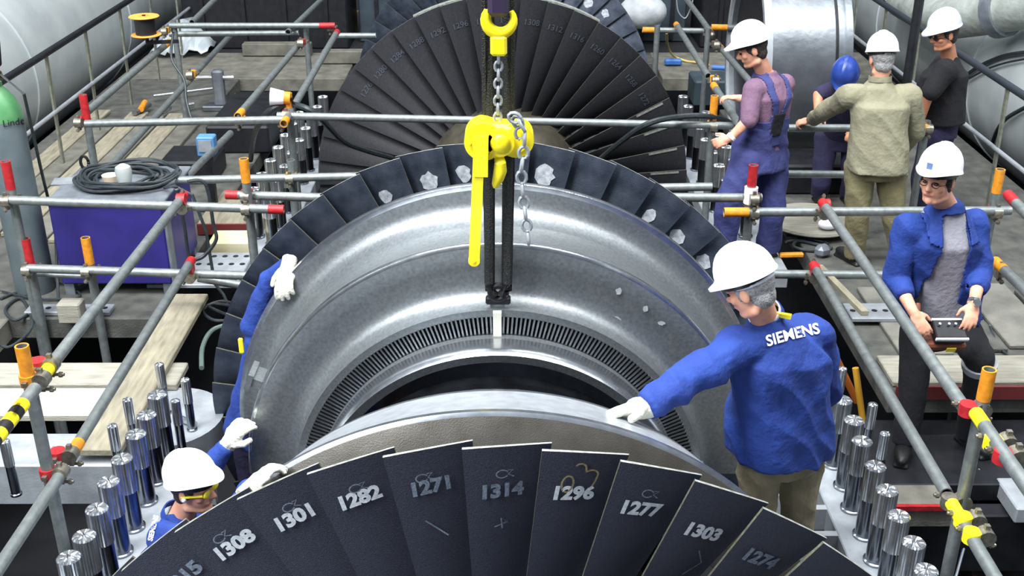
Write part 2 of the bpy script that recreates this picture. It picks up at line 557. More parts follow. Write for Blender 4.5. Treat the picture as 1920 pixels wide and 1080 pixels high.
# white chalk blotches on the rear wheel's blades, just above the casing rim
def blotch(rx, ry, seed):
    rnd = random.Random(seed)
    pts = [V((rx * math.cos(t) * rnd.uniform(.72, 1.12), ry * math.sin(t) * rnd.uniform(.72, 1.12), 0)) for t in [2 * PI * i / 14 for i in range(14)]]
    return [V((0, 0, 0))] + pts, [(0, 1 + i, 1 + (i + 1) % 14) for i in range(14)]
for deg, um, rr, sz in ((116, .35, 1.515, .042), (107.6, .55, 1.52, .055), (100, .45, 1.535, .046), (84, .5, 1.535, .06), (60, .45, 1.52, .042), (52, .4, 1.515, .048), (44, .45, 1.515, .05)):
    vs, fs = blotch(sz * 0.95, sz * 1.1, int(deg))
    bb = near(blB, deg - 4)
    mark(bb, 5.71, PB, vs, fs, (rr - 0.78) / 0.92, um, 0.78, 'chalk_mark', M_chalkW, 0.004)

rotB = thing('turbine_rotor', (0, 10.5, 0), 'dark bladed rotor wheel standing behind the long cross rail', 'turbine rotor')
MB().lathe([(0.0, 7.6), (0.40, 7.6), (0.42, 7.75), (0.34, 7.8), (0.34, 8.6), (0.48, 8.7), (0.5, 9.3), (0.60, 9.42), (0.655, 9.5), (0.67, 9.70), (0.70, 9.78), (0.72, 10.2), (0.6, 10.4), (0.6, 12.4), (0.72, 12.5), (0.72, 12.8), (0.4, 13.0), (0.0, 13.0)], (0, 0, 0)).build(
    'shaft', mat('hub_steel', rgb(98, 92, 78), 0.5, 0.5, rgb(62, 60, 54), 9, 0.9), rotB)
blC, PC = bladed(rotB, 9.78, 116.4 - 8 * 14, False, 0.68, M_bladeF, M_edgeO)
blD, PD = bladed(rotB, 12.62, 76.0 - 8 * 9, True, 0.68, M_bladeB, M_edgeO)
for deg in (148, 140, 132, 124, 116, 108, 100, 92, 84, 76, 68, 60, 52, 44, 36):
    txt = str(1260 + (int(deg) * 7) % 60)
    vs, fs = text_mesh(txt, 0.05, 0.001)
    mark(near(blC, deg + .4), 9.78, PC, vs, fs, 1 - 0.2 / 1.02, 0.5, 0.68, 'stencilled_number', M_paintFF)
for deg in (28.4, 20.4, 12.4, 4.4, 356.4):
    vs, fs = stroke([(0, -.13), (0, .13)], .022)
    mark(near(blC, deg), 9.78, PC, vs, fs, .80, .06, 0.68, 'bare_edge', M_edge)
MB().lathe([(1.66, 9.84), (1.706, 9.84), (1.712, 9.88), (1.66, 9.88)], (0, 0, 0), n=40, a0=math.radians(60), a1=math.radians(117), closed_prof=True).build('shroud_segment', M_edge, rotB)
for deg, um, rr, sz in ((124, .4, 1.45, .06), (52, .4, 1.45, .06), (44, .5, 1.5, .05)):
    vs, fs = blotch(sz, sz, int(deg)); mark(near(blD, deg - 4), 12.62, PD, vs, fs, (rr - 0.68) / 1.02, um, 0.68, 'chalk_mark', M_chalkW, 0.004)

# ------------------------------------------------------------------ front half casing piece behind the foremost wheel
fg = thing('flow_guide', (0, 3.7, 0), 'polished conical guide ring right behind the foremost blade wheel', 'flow guide')
MB().lathe([(1.408, 3.478, 1), (1.405, 3.50, 2), (1.385, 3.52, 2), (1.245, 3.90, 1), (1.238, 3.925, 1), (1.222, 3.945, 0), (1.18, 3.945, 0), (1.12, 3.90, 0), (1.16, 3.7, 0), (1.2, 3.5, 0), (1.14, 3.36, 0), (1.24, 3.37, 0), (1.30, 3.40, 0), (1.34, 3.43, 0), (1.395, 3.465, 1)],
    (0, 0, 0), n=96, a0=0.0, a1=PI, closed_prof=True).build('ring_shell', [M_guide, M_guideHi, mat('overhead_lit_guide_cone', rgb(206, 212, 218), 0.34, 0.6, rgb(176, 182, 190), 18, 0.7)], fg)  # upper slope paler: overhead light put into its colour

# ------------------------------------------------------------------ the hoisted upper half casing
K = 0.965
def kbell(mb):
    mb.v = [tuple(CAM + (V(v) - CAM) * K) for v in mb.v]
    return mb
bell = thing('casing_half', (0, 5.0, 0.124), 'stepped bell shaped grey casing half hanging from the chain hoist', 'turbine casing')
prof = [(1.512, 5.591, 1), (1.516, 5.605, 1), (1.514, 5.63, 0), (1.42, 5.63, 0), (1.30, 5.56, 0), (1.27, 5.2, 0), (1.0, 5.10, 0), (0.90, 5.0, 0), (0.90, 4.755, 0), (0.945, 4.745, 1), (0.957, 4.76, 1), (0.96, 4.80, 1), (0.955, 4.90, 0), (0.953, 4.945, 2), (0.953, 5.02, 2), (1.046, 5.02, 2), (1.046, 4.958, 0),
        (1.085, 4.955, 0), (1.088, 4.975, 0), (1.075, 4.985, 0), (1.075, 5.03, 0), (1.09, 5.075, 0), (1.12, 5.105, 0), (1.165, 5.117, 0), (1.25, 5.119, 0), (1.348, 5.119, 1), (1.364, 5.128, 1), (1.370, 5.144, 1), (1.364, 5.17, 0), (1.338, 5.20, 0), (1.326, 5.25, 0), (1.326, 5.36, 0), (1.335, 5.46, 0), (1.36, 5.535, 0), (1.40, 5.575, 0), (1.45, 5.586, 0), (1.486, 5.587, 1)]  # paler bands on rim and step lip paint in the edge highlights
kbell(MB().lathe(prof, (0, 0, 0), n=128, a0=0, a1=PI, closed_prof=True)).build('shell', [M_cast, M_castHi, M_black], bell)  # vane slot lined black, the shade of the recess put into colour
mb = MB()
NV = 136
for k in range(NV):
    t = math.radians(9) + (PI - math.radians(18)) * k / (NV - 1)
    if abs(t - PI / 2) < 0.018: continue
    d = V((math.cos(t), 0, math.sin(t))); q = V((-math.sin(t), 0, math.cos(t)))
    c0, c1 = d * 0.949, d * 1.05
    vs = []
    for c in (c0, c1):
        for x, y in ((-.0045, 4.952), (.0045, 4.952), (.0105, 5.012), (.0015, 5.012)): vs.append(c + q * x + V((0, y, 0)))
    mb.add(vs, [(0, 1, 2, 3), (7, 6, 5, 4), (0, 4, 5, 1), (1, 5, 6, 2), (2, 6, 7, 3), (3, 7, 4, 0)], 0, False)
kbell(mb).build('guide_vanes', M_castHi, bell)
def rad_box(t, r0, r1, w, y0, y1):
    d = V((math.cos(t), 0, math.sin(t))); q = V((-math.sin(t), 0, math.cos(t)))
    vs = []
    for c in (d * r0, d * r1):
        for x, y in ((-w / 2, y0), (w / 2, y0), (w / 2, y1), (-w / 2, y1)): vs.append(c + q * x + V((0, y, 0)))
    return vs, [(0, 1, 2, 3), (7, 6, 5, 4), (0, 4, 5, 1), (1, 5, 6, 2), (2, 6, 7, 3), (3, 7, 4, 0)]
m2 = mat('pale_metal', rgb(222, 220, 208), 0.5, 0.2)
mb = MB(); mb.add(*rad_box(PI / 2, 0.935, 1.082, 0.042, 4.925, 4.962), 0, False)
o = kbell(mb).build('locking_key', m2, bell)
for t in (math.radians(6), PI - math.radians(6)):
    mb = MB(); mb.add(*rad_box(t, 0.93, 1.10, 0.10, 4.86, 5.0), 0, False)
    kbell(mb).build('joint_block', M_castHi, bell)
mb = MB(); mb.add(*rad_box(PI - math.radians(23), 1.36, 1.43, 0.05, 5.16, 5.30), 0, False)
mb.add(*rad_box(PI - math.radians(23), 1.42, 1.45, 0.09, 5.15, 5.31), 0, False)
kbell(mb).build('lifting_lug', M_cast, bell)
mb = MB(); mb.add(*rad_box(PI / 2, 1.065, 1.13, 0.07, 4.975, 5.03), 0, False)
kbell(mb).build('eye_plate', M_cast, bell)
vs, fs = text_mesh("2", 0.05, 0.001)
mb = MB()
for v in vs: pass
tc = at(1000, 557, Y=5.118 * K)
mb.add([V((tc.x + v.x, 5.094 * K - 0.004 , tc.z + v.y)) for v in vs], fs, 0, False)
me = mb.mesh('chalk_number', M_chalkW, fix=False); link_mesh('chalk_number', me, bell)
mb = MB()
for (px, py, rx, ry) in ((1150, 600, .06, .03), (1160, 545, .02, .02), (1210, 578, .02, .018), (1240, 605, .025, .012)):
    c = at(px, py, Y=5.117 * K)
    vs, fs = blotch(rx, ry, px)
    mb.add([V((c.x + v.x * .8, 5.113 * K - .003, c.z + v.y)) for v in vs], fs, 0, False)
me = mb.mesh('chalk_mark', mat('faint_chalk', rgb(178, 184, 186), 0.85, 0.1, rgb(150, 154, 156), 60, .6), fix=False); link_mesh('chalk_mark', me, bell)

# ------------------------------------------------------------------ casing joint flanges
M_holes = M_flange
cf = thing('casing_flange', (-1.9, 3.6, 0), 'pale grey casing joint flange under the left row of studs', 'casing flange')
MB().box((-1.885, 3.4, -0.07), (0.33, 3.7, 0.14), bev=.006).build('flange_strip', M_flange, cf)
pts = [(-1.98 + 0.33 * math.cos(math.radians(a)), 5.72 + 0.34 * math.sin(math.radians(a))) for a in range(-90, 271, 10)]
MB().prism(pts[:-1], -0.14, 0.0).build('round_pad', M_flange, cf)
MB().box((-2.55, 5.37, -0.13), (1.25, 0.33, 0.27), bev=.01).build('cross_beam', [M_flange], cf)
mb = MB()
for k in range(1): mb.box((-1.63, 5.05 - 0.24 * k, -0.07), (0.18, 0.045, 0.13))
mb.build('web', M_flange, cf)
cf = thing('casing_flange', (1.85, 3.6, 0), 'pale grey casing joint flange with dark cut outs under the right row of studs', 'casing flange')
MB().box((1.865, 3.5, -0.07), (0.29, 3.9, 0.14), bev=.006).build('flange_strip', M_flange, cf)
mb = MB()
for k in range(9): mb.box((1.63, 4.82 - 0.22 * k, -0.07), (0.2, 0.04, 0.13))
mb.box((1.52, 4.1, -0.07), (0.05, 2.5, 0.13)); mb.build('web', M_flange, cf)
MB().box((2.62, 5.2, -0.5), (1.2, 0.12, 0.4), bev=.01).build('cross_beam', M_dark, cf)
for sx, nm in ((-1, 'left'), (1, 'right')):
    f2 = thing('casing_flange', (sx * 2.05, 9.2, 0), 'far casing joint flange under the %s cluster of studs beside the dark rotor' % nm, 'casing flange')
    MB().box((sx * 1.97, 9.75, -0.07), (0.46, 3.9, 0.14), bev=.006).build('flange_strip', M_flange, f2)

# ------------------------------------------------------------------ studs
def make_stud(r, h, name='casing_stud', flutes=26):
    root = thing(name, (0, 0, 0), 'x', 'stud')
    # smooth shank with a foot ring
    MB().lathe([(0, 0), (r * 1.12, 0), (r * 1.12, 0.012), (r * 0.95, 0.016), (r * 0.92, 0.02), (r * 0.92, h * 0.57), (0, h * 0.57)], (0, 0, 0), 'Z', n=28).build('shank', M_shank, root)
    mb = MB()
    n = flutes * 2
    z0, z1 = h * 0.55, h
    vs = []
    for (z, k) in ((z0, 1.0), (z1 - r * 0.16, 1.0), (z1, 0.86)):
        for i in range(n):
            rr = r * (1.0 if i % 2 == 0 else 0.93) * k
            vs.append((rr * math.cos(2 * PI * i / n), rr * math.sin(2 * PI * i / n), z))
    fs = []
    for q in range(2):
        for i in range(n): fs.append((q * n + i, q * n + (i + 1) % n, (q + 1) * n + (i + 1) % n, (q + 1) * n + i))
    mb.add(vs, fs, 0, False)
    mb.add(vs[:n], [tuple(range(n))[::-1]], 0, False)
    # top: wedge facets with alternate tilt around a small bore
    m = 12
    top = []
    for i in range(n): top.append(vs[2 * n + i])
    ring = [(r * 0.2 * math.cos(2 * PI * i / n), r * 0.2 * math.sin(2 * PI * i / n), z1 + (0.006 if (i * m // n) % 2 else -0.004)) for i in range(n)]
    deep = [(x * .9, y * .9, z1 - 0.03) for x, y, z in ring]
    mb.add(top + ring + deep, [(i, (i + 1) % n, n + (i + 1) % n, n + i) for i in range(n)] + [(n + i, n + (i + 1) % n, 2 * n + (i + 1) % n, 2 * n + i) for i in range(n)] + [tuple(range(2 * n, 3 * n))], 0, False)
    mb.build('fluted_nut', M_chrome, root, sharp=20)
    return root
stud0 = make_stud(0.053, 0.425)
studS = make_stud(0.027, 0.34, 'slim_stud', 14)
ORD = ['first', 'second', 'third', 'fourth', 'fifth', 'sixth', 'seventh', 'eighth', 'ninth', 'tenth', 'eleventh', 'twelfth', 'thirteenth', 'fourteenth', 'fifteenth']
used = {'b': False, 's': False}
def put(src, key, p, label, group):
    o = src if not used[key] else copy_tree(src)
    used[key] = True
    o.location = p
    o.rotation_euler = (0, 0, random.uniform(0, 1))
    tag(o, label, 'stud', group)
    return o
Ltop = [(128, 1043), (157, 1003), (181, 952), (203, 901), (228, 858), (254, 812), (274, 776), (294, 738)]
for k, (px, py) in enumerate(Ltop):
    p = at(px, py, Z=0.425)
    put(stud0, 'b', (p.x, p.y, 0), '%s thick bright stud from the bottom of the photo in the left flange row' % ORD[k], 'studs along the left flange')
Rtop = [(1737, 1067), (1714, 1015), (1686, 965), (1664, 917), (1642, 872), (1617, 825), (1602, 786), (1580, 748)]
for k, (px, py) in enumerate(Rtop):
    p = at(px, py, Z=0.425)
    put(stud0, 'b', (p.x, p.y, 0), '%s thick bright stud from the bottom of the photo in the right flange row' % ORD[k], 'studs along the right flange')
for k, (px, py, lab) in enumerate([(298, 682, 'slim stud tallest in the photo at the back of the left round pad'), (347, 711, 'slim stud on the right of the left round pad, by the dark pit'), (328, 750, 'slim stud in the middle of the left round pad, before the loose pin'),
                                   (238, 748, 'slim stud at the left edge of the round pad, against the wooden planks'), (210, 797, 'slim stud left of the big studs beside the end of the long plank')]):
    p = at(px, py, Z=0.34)
    put(studS, 's', (p.x, p.y, 0), lab, 'slim studs on the left pad')
for k, (px, py, lab) in enumerate([(1580, 690, 'dark slim stud beside the back of the man in the lettered jacket'), (1637, 757, 'slim stud just right of the right stud row'), (1660, 812, 'slim stud before the black boot on the right')]):
    p = at(px, py, Z=0.34)
    put(studS, 's', (p.x, p.y, 0), lab, 'slim studs on the right')
for sx, nm in ((-1, 'left'), (1, 'right')):
    n = 0
    for row, xx in enumerate((1.85, 2.0)):
        for k in range(9 if row == 0 else 7):
            n += 1
            put(stud0, 'b', (sx * xx, 8.35 + 0.36 * k + 0.15 * row, 0), '%s far stud from the front in the %s row of the %s far flange' % (ORD[k], 'inner' if row == 0 else 'outer', nm), 'far studs beside the dark rotor')
# ------------------------------------------------------------------ scaffold tubes
TR = 0.030
PAINT = {'r': M_red, 'o': M_orange, 'y': M_yellow}
M_tape = mat('black_tape', rgb(24, 24, 26), 0.5)
def tube_part(parent, p, q, name, a=None, b=None, r=TR, la=0.16, lb=0.16, stripes=None):
    """one scaffold tube; a, b: paint letter of its end bands; stripes: (from, to) metres of yellow and black tape"""
    p, q = V(p), V(q)
    d = (q - p).normalized(); L = (q - p).length
    mats = [M_tube]; mb = MB()
    mb.tube(p, q, r, n=16, hollow=0.8)
    def band(s0, s1, m, e):
        if m not in mats: mats.append(m)
        mb.tube(p + d * s0, p + d * s1, r + e, n=16, mi=mats.index(m), hollow=0.8)
    if a: band(-0.002, la, PAINT[a], 0.0015)
    if b: band(L - lb, L + 0.002, PAINT[b], 0.0015)
    if stripes:
        s = stripes[0]; k = 0
        while s < stripes[1]:
            band(s, min(s + 0.06, stripes[1]), M_yellow if k % 2 == 0 else M_tape, 0.002); s += 0.06; k += 1
    return mb.build(name, mats, parent)
def coupler(parent, c, d1, d2, paint=None, off=None):
    """clamp joining two tubes that cross at c: two split collars, hinge lugs and bolts"""
    c = V(c); d1 = V(d1).normalized(); d2 = V(d2).normalized()
    n = d1.cross(d2)
    n = n.normalized() if n.length > 1e-3 else frame(d1)[0]
    mats = [M_clamp] + ([PAINT[paint]] if paint else [])
    k = 1 if paint else 0
    mb = MB()
    off = TR if off is None else off
    for d, s, o, mi in ((d1, 1, d2, 0), (d2, -1, d1, k)):
        cc = c + n * off * s
        mb.tube(cc - d * 0.028, cc + d * 0.028, TR * 1.32, n=14, mi=mi)
        e = d.cross(n).normalized()
        for sg in (-1, 1):
            mb.box(cc + e * sg * TR * 1.62, (0.022, 0.022, 0.022), 0)
        mb.tube(cc + e * TR * 1.7 - n * 0.03 * s, cc + e * TR * 1.7 + n * 0.055 * s, 0.008, n=8, mi=0)
        mb.tube(cc + e * TR * 1.7 + n * 0.03 * s, cc + e * TR * 1.7 + n * 0.046 * s, 0.014, n=6, mi=0)
    return mb.build('coupler', mats, parent)
def post(parent, x, y, ztop, zbot, paint=None, l=0.18):
    return tube_part(parent, (x, y, ztop), (x, y, zbot), 'upright_tube', a=paint, la=l)
DX, DY, DZ = V((1, 0, 0)), V((0, 1, 0)), V((0, 0, 1))

def guard(label, loc):
    return thing('scaffold_guardrail', loc, label, 'scaffold guardrail')

# left guardrail running past the numbered wheel
g = guard('scaffold guardrail with yellow and black tape running down the left side', (-2.1, 5.0, -0.5))
XL = -2.1
tube_part(g, at(345, 366, X=XL), at(78, 708, X=XL), 'rail_tube', a='r', la=.09, b='y', lb=.12)
tube_part(g, at(66, 728, X=XL), at(-60, 890, X=XL), 'rail_tube', stripes=(.14, .75))
tube_part(g, at(359, 488, X=XL), at(132, 855, X=XL), 'rail_tube', a='r', la=.08, b='o', lb=.12)
tube_part(g, at(117, 885, X=XL), at(-45, 1130, X=XL), 'rail_tube')
post(g, XL - .058, 4.5, 1.13, -0.9, 'o', .17)
coupler(g, V((XL - .029, 4.5, .955)), DY, DZ, 'o')
coupler(g, V((XL - .029, 4.62, .965)), DY, DZ, 'r')
coupler(g, V((XL - .029, 4.5, .44)), DY, DZ, 'r')
coupler(g, at(132, 853, X=XL) + V((-.03, 0, 0)), DY, DZ, 'r')

# left cross guardrail before the blue cabinet
g = guard('scaffold guardrail crossing in front of the blue cabinet', (-2.4, 7.0, -0.3))
YC = 6.93
def cross(g, p0, p1, Y, nm="rail_tube", **k): return tube_part(g, at(p0[0], p0[1], Y=Y), at(p1[0], p1[1], Y=Y), nm, **k)
cross(g, (-70, 372), (532, 393), YC, b='r', lb=.1)
cross(g, (52, 503), (466, 517), YC)
cross(g, (66, 514), (164, 518), YC + .16, r=.018)
for (px, py, zb, pt) in ((10, 303, -1.2, 'r'), (47, 448, -1.2, 'r'), (160, 446, -1.2, 'o')):
    t = at(px, py, Y=YC + .058); post(g, t.x, YC + .058, t.z, zb, pt, .19)
t = at(457, 298, Y=YC + .058); post(g, t.x, YC + .058, t.z, -0.5, 'o', .16)
for px, py, c in ((15, 374, 'r'), (54, 504, 'r'), (165, 507, 'r'), (463, 390, 'r')):
    coupler(g, at(px, py, Y=YC + .03), DX, DZ, c)
for px, py in ((341, 382), (356, 512)): coupler(g, at(px, py, Y=YC - .03) + V((0, 0, 0)), DY, DX, 'r')
cross(g, (424, 365), (618, 371), YC + .116, a='r', la=.08)
cross(g, (330, 338), (690, 330), 7.75)
coupler(g, at(462, 366, Y=YC + .087), DX, DZ, 'r')
coupler(g, at(545, 333, Y=7.78), DX, DZ, 'o')
t = at(545, 300, Y=7.81); post(g, t.x, 7.81, t.z, -0.14, None)
cross(g, (372, 521), (470, 538), YC + .2)

# right guardrail along the right side
g = guard('scaffold guardrail with yellow and red daubed clamps running down the right side', (2.1, 5.0, -0.5))
XR = 2.1
tube_part(g, at(1542, 380, X=XR), at(1808, 765, X=XR), 'rail_tube', a='r', la=.09)
tube_part(g, at(1830, 775, X=XR), at(1975, 985, X=XR), 'rail_tube', a='y', la=.10)
tube_part(g, at(1525, 497, X=XR), at(1775, 925, X=XR), 'rail_tube', a='r', la=.09)
tube_part(g, at(1785, 945, X=XR), at(1885, 1115, X=XR), 'rail_tube', stripes=None, a='y', la=.12)
post(g, XR + .058, 4.27, 1.13, -0.9, 'o', .15)
coupler(g, V((XR + .029, 4.27, .93)), DY, DZ, 'r')
coupler(g, V((XR + .029, 4.27, .43)), DY, DZ, None)
for px, py, c in ((1862, 830, 'y'), (1880, 855, 'r')): coupler(g, at(px, py, X=XR) + V((.03, 0, 0)), DY, DZ, c)
for px, py, c in ((1806, 975, 'y'), (1822, 1005, 'y')): coupler(g, at(px, py, X=XR) + V((.03, 0, 0)), DY, DZ, c)

# right cross guardrail behind the seated figure's place
g = guard('scaffold guardrail crossing behind the man holding the control box', (2.4, 6.8, -0.3))
YD = 6.86
cross(g, (1358, 398), (1895, 395), YD, a='o', la=.16)
cross(g, (1440, 514), (1690, 516), YD)
cross(g, (1255, 370), (1428, 371), YD + .116)
cross(g, (1225, 352), (1335, 350), 7.5)
t = at(1413, 310, Y=YD + .058); post(g, t.x, YD + .058, t.z, -1.2, 'r', .14)
mb = MB(); mb.tube((t.x, YD + .058, t.z - .15), (t.x, YD + .058, t.z - .26), .045, n=14, hollow=.62); mb.build('white_collar', M_white, g)
for px, py, c in ((1412, 398, 'o'), (1412, 372, 'r'), (1866, 396, 'r')): coupler(g, at(px, py, Y=YD + .03), DX, DZ, c)
t = at(1876, 318, Y=YD + .058); post(g, t.x, YD + .058, t.z, -0.9, 'o', .16)
for px, py in ((1546, 392), (1527, 512)): coupler(g, at(px, py, Y=YD - .03), DY, DX, 'r')
XQ = 3.2
tube_part(g, at(1890, 365, X=3.02), at(1990, 470, X=3.02), 'rail_tube', a='r', la=.12)
tube_part(g, at(1866, 490, X=2.98), at(1990, 610, X=2.98), 'rail_tube', a='o', la=.14)
coupler(g, at(1872, 505, X=2.98), DX, DZ, 'o')

# long cross rail in front of the far rotor
g = guard('long scaffold guardrail crossing in front of the dark far rotor', (0, 8.5, 0))
YE = 8.45
cross(g, (160, 232), (536, 224), YE)
cross(g, (520, 217), (1375, 236), YE + .07)
for px, py, pt, zb in ((155, 178, 'r', 0), (1340, 180, 'o', -0.1)):
    t = at(px, py, Y=YE + .128); post(g, t.x, YE + .128, t.z, zb, pt, .2)
for px, py, c in ((150, 228, 'r'), (450, 226, 'o'), (530, 228, 'o'), (538, 215, 'r'), (1336, 236, 'o')): coupler(g, at(px, py, Y=YE + .1), DX, DZ, c)
t = at(540, 175, Y=YE + .2); post(g, t.x, YE + .2, t.z, 0, 'o', .12)
cross(g, (1478, 240), (1740, 240), YE, b='o', lb=.14)
coupler(g, at(1738, 240, Y=YE + .03), DX, DZ, None)
cross(g, (1470, 326), (1700, 328), YE)
t = at(1738, 226, Y=YE + .058); post(g, t.x, YE + .058, t.z, 0.0, None)

# far guardrails either side of the far rotor
g = guard('far left scaffold guardrails meeting under the orange cable reel', (-3.0, 10.0, 0))
def lng(p0, p1, Z, **k):
    P = at(p0[0], p0[1], Z=Z); Q = at(p1[0], p1[1], X=P.x)
    return tube_part(g, P, Q, 'rail_tube', **k)
lng((163, 210), (318, 78), 1.02, b='o', lb=.2)
lng((165, 358), (432, 66), 0.5)
lng((446, 218), (560, 84), 1.02, a='o', la=.14)
lng((432, 250), (336, 345), 0.5)
lng((532, 232), (632, 60), 1.02, a='o', la=.1, b='r', lb=.1)
for (a, b, Z) in (((318, 48), (628, 48), 1.05), ((318, 64), (560, 62), 0.9), ((628, 67), (705, 67), 0.95)):
    P = at(a[0], a[1], Z=Z); Q = at(b[0], b[1], Y=P.y); tube_part(g, P, Q, 'rail_tube', b='r' if b[0] == 628 else None)
for px, py, zt, rr in ((322, 40, 1.1, .03), (571, 46, 1.05, .03)):
    P = at(px, py, Z=zt); post(g, P.x, P.y + .06, zt, 0, None)
for px, py, c in ((310, 58, 'o'), (565, 80, 'r'), (620, 52, 'r'), (358, 140, 'o')): coupler(g, at(px, py, Z=1.0), DX, DZ, c)
lng((540, 60), (612, -10), 1.0)
lng((360, 42), (410, -8), 1.05)
g = guard('far right scaffold guardrails beside the big steel cylinder', (2.5, 10.0, 0))
lng((1390, 240), (1338, 160), 1.02, b='o', lb=.14)
lng((1328, 143), (1268, 46), 1.0, b='o', lb=.1)
lng((1408, 155), (1350, 88), 1.0, b='o', lb=.1)
lng((1334, 62), (1284, -6), 1.0)
lng((1500, 10), (1580, 90), 1.0)
for (a, b, Z, e) in (((1205, 56), (1320, 58), 0.95, 'o'), ((1334, 51), (1445, 53), 1.05, 'o')):
    P = at(a[0], a[1], Z=Z); Q = at(b[0], b[1], Y=P.y); tube_part(g, P, Q, 'rail_tube', a=e)
for px, py, zt in ((1234, 50, 1.05), (1330, 56, 1.1)):
    P = at(px, py, Z=zt); post(g, P.x, P.y + .06, zt, 0, None)
tt = at(1730, -40, Y=9.5); tb_ = at(1722, 150, Y=9.5); MB().tube(tt, V((tt.x, 9.5, 0)), .04, n=14).build('upright_tube', M_dark, g)
for px, py, c in ((1330, 66, 'r'), (1342, 84, None), (1340, 150, 'o')): coupler(g, at(px, py, Z=1.0), DX, DZ, c)

# permanent hand railings along the big pipes
for sx, nm, pxs in ((-1, 'left', None), (1, 'right', None)):
    g = thing('hand_railing', (sx * 4.2, 11, 0), 'dark topped hand railing with thin posts before the %s white pipe' % nm, 'railing')
    x = sx * 4.2
    MB().tube((x, 7.0, 1.1), (x, 17, 1.1), .032, n=12).build('top_rail', M_dark if sx < 0 else mat('dark_railing', rgb(58, 64, 72), .5, .4), g)
    MB().tube((x, 7.0, .55), (x, 17, .55), .02, n=10).build('middle_rail', M_flange, g)
    ys = [8.0, 9.1, 10.25, 11.3, 12.4, 13.5, 14.6, 15.8]
    for k, y in enumerate(ys):
        MB().bar((x, y, 1.09), (x + sx * .02, y, -0.04), .018, .05).build('post', mat('railing_post', rgb(136, 138, 122), .6, .2, rgb(100, 104, 96), 20, .7) if k == 0 and sx < 0 else MATS['railing_post'], g)

# ------------------------------------------------------------------ big insulated pipes and the steel cylinder
for sx, nm in ((-1, 'left'), (1, 'right')):
    g = thing('steam_pipe', (sx * 6.0, 11.0, -0.6), 'huge pale insulated pipe running along the %s of the hall' % nm, 'pipe')
    prof = []
    for y in (2.0, 5.2, 8.4, 11.6, 14.8, 18.0):
        prof += [(1.11, y), (1.11, y + 3.16), (1.125, y + 3.16), (1.125, y + 3.2)]
    MB().lathe(prof, (sx * 6.0, 0, 0.5), n=64).build('cladding', M_pipe, g)
    for y in (4.0, 9.0, 14.0):
        MB().box((sx * 6.0, y, -1.2), (1.6, .4, 1.3)).build('saddle', M_dark, g)
g = thing('pipe_elbow', at(1790, 36, Y=11.5) - V((0, 0, .2)), 'grey wrapped pipe slanting over the right white pipe', 'pipe')
MB().path([at(1655, -30, Y=13.9), at(1690, 2, Y=13.2), at(1735, 24, Y=12.3), at(1790, 36, Y=11.5), at(1860, 24, Y=11.0), at(1940, 8, Y=10.6), at(2040, -20, Y=10.2)], [.17, .18, .19, .20, .21, .22, .22], n=24).build('wrapping', mat('wrap_grey', rgb(165, 172, 168), .75, 0, rgb(128, 134, 128), 6, .8, .5, 14), g)
MB().tube(at(1868, 22, Y=10.98), at(1888, 18, Y=10.88), .26, n=24).build('flange_ring', M_steelbox, g)

g = thing('steel_cylinder', (2.75, 10.6, 0), 'large open steel cylinder standing behind the man in overalls', 'cylinder')
cx0, cx1, cyy, czz, cr_ = 2.36, 3.04, 10.75, .93, .92
MB().lathe([(cr_, cx0), (cr_, cx1), (cr_ + .05, cx1), (cr_ + .05, cx1 + .06), (cr_ - .06, cx1 + .06), (cr_ - .06, cx0)], (0, cyy, czz), 'X', n=72, closed_prof=True).build('shell', M_galv, g)
MB().lathe([(cr_ + .012, cx0 - .03), (cr_ + .012, cx0 + .04), (cr_ - .05, cx0 + .04), (cr_ - .05, cx0 - .03)], (0, cyy, czz), 'X', n=72, closed_prof=True).build('rim_ring', M_flange, g)
MB().lathe([(cr_ + .008, cx0 + .6), (cr_ + .008, cx0 + .625)], (0, cyy, czz), 'X', n=72).build('seam_strap', M_dark, g)
MB().tube((cx0 + .05, cyy, czz), (cx0 + .08, cyy, czz), cr_ - .07, n=48).build('inner_shade_disc', M_dark, g)  # dark disc added for the shaded inside of the open cylinder

# ------------------------------------------------------------------ the chain hoist and slings
YH = 4.80
h = thing('chain_hoist', at(935, 355, Y=YH), 'yellow lever chain hoist hanging over the bell shaped casing', 'chain hoist')
def hook_pts(cx, cy, r, a0, a1, Y, n=16, sy=1.0):
    c = at(cx, cy, Y=Y); k = 1 / 420.0
    return [V((c.x + r * k * math.cos(math.radians(a0 + (a1 - a0) * i / n)), Y, c.z + sy * r * k * math.sin(math.radians(a0 + (a1 - a0) * i / n)))) for i in range(n + 1)]
pts = hook_pts(937, 36, 25, 130, 395, YH)
rad = [.010 + .018 * math.sin(PI * min(1, (i + 2) / 18)) for i in range(len(pts))]
mb = MB().path(pts, rad, n=12)
mb.tube(at(935, 62, Y=YH), at(935, 72, Y=YH), .022, n=14)
mb.build('top_hook', M_yellow, h)
MB().box(at(935, 84, Y=YH), (.072, .06, .09), bev=.012).build('hook_block', M_yellow, h)
def chain(name, pts_px, Y, parent, m, lw=.011, step=.034, rr=.0055):
    P = [at(a, b, Y=Y) for a, b in pts_px]
    # resample
    seg = []
    for a, b in zip(P[:-1], P[1:]):
        n = max(1, int((b - a).length / step))
        for i in range(n): seg.append(a + (b - a) * i / n)
    seg.append(P[-1])
    mb = MB()
    for i in range(len(seg) - 1):
        d = (seg[i + 1] - seg[i]).normalized()
        a, b2 = frame(d)
        s = a if i % 2 else b2
        c = (seg[i] + seg[i + 1]) / 2
        L = step * 0.40
        loop = [c + d * L * 1.2 * math.cos(t) * 1.35 + s * lw * math.sin(t) * 1.25 for t in [2 * PI * j / 10 for j in range(10)]]
        mb.path(loop, rr, n=6, closed=True)
    return mb.build(name, m, parent)
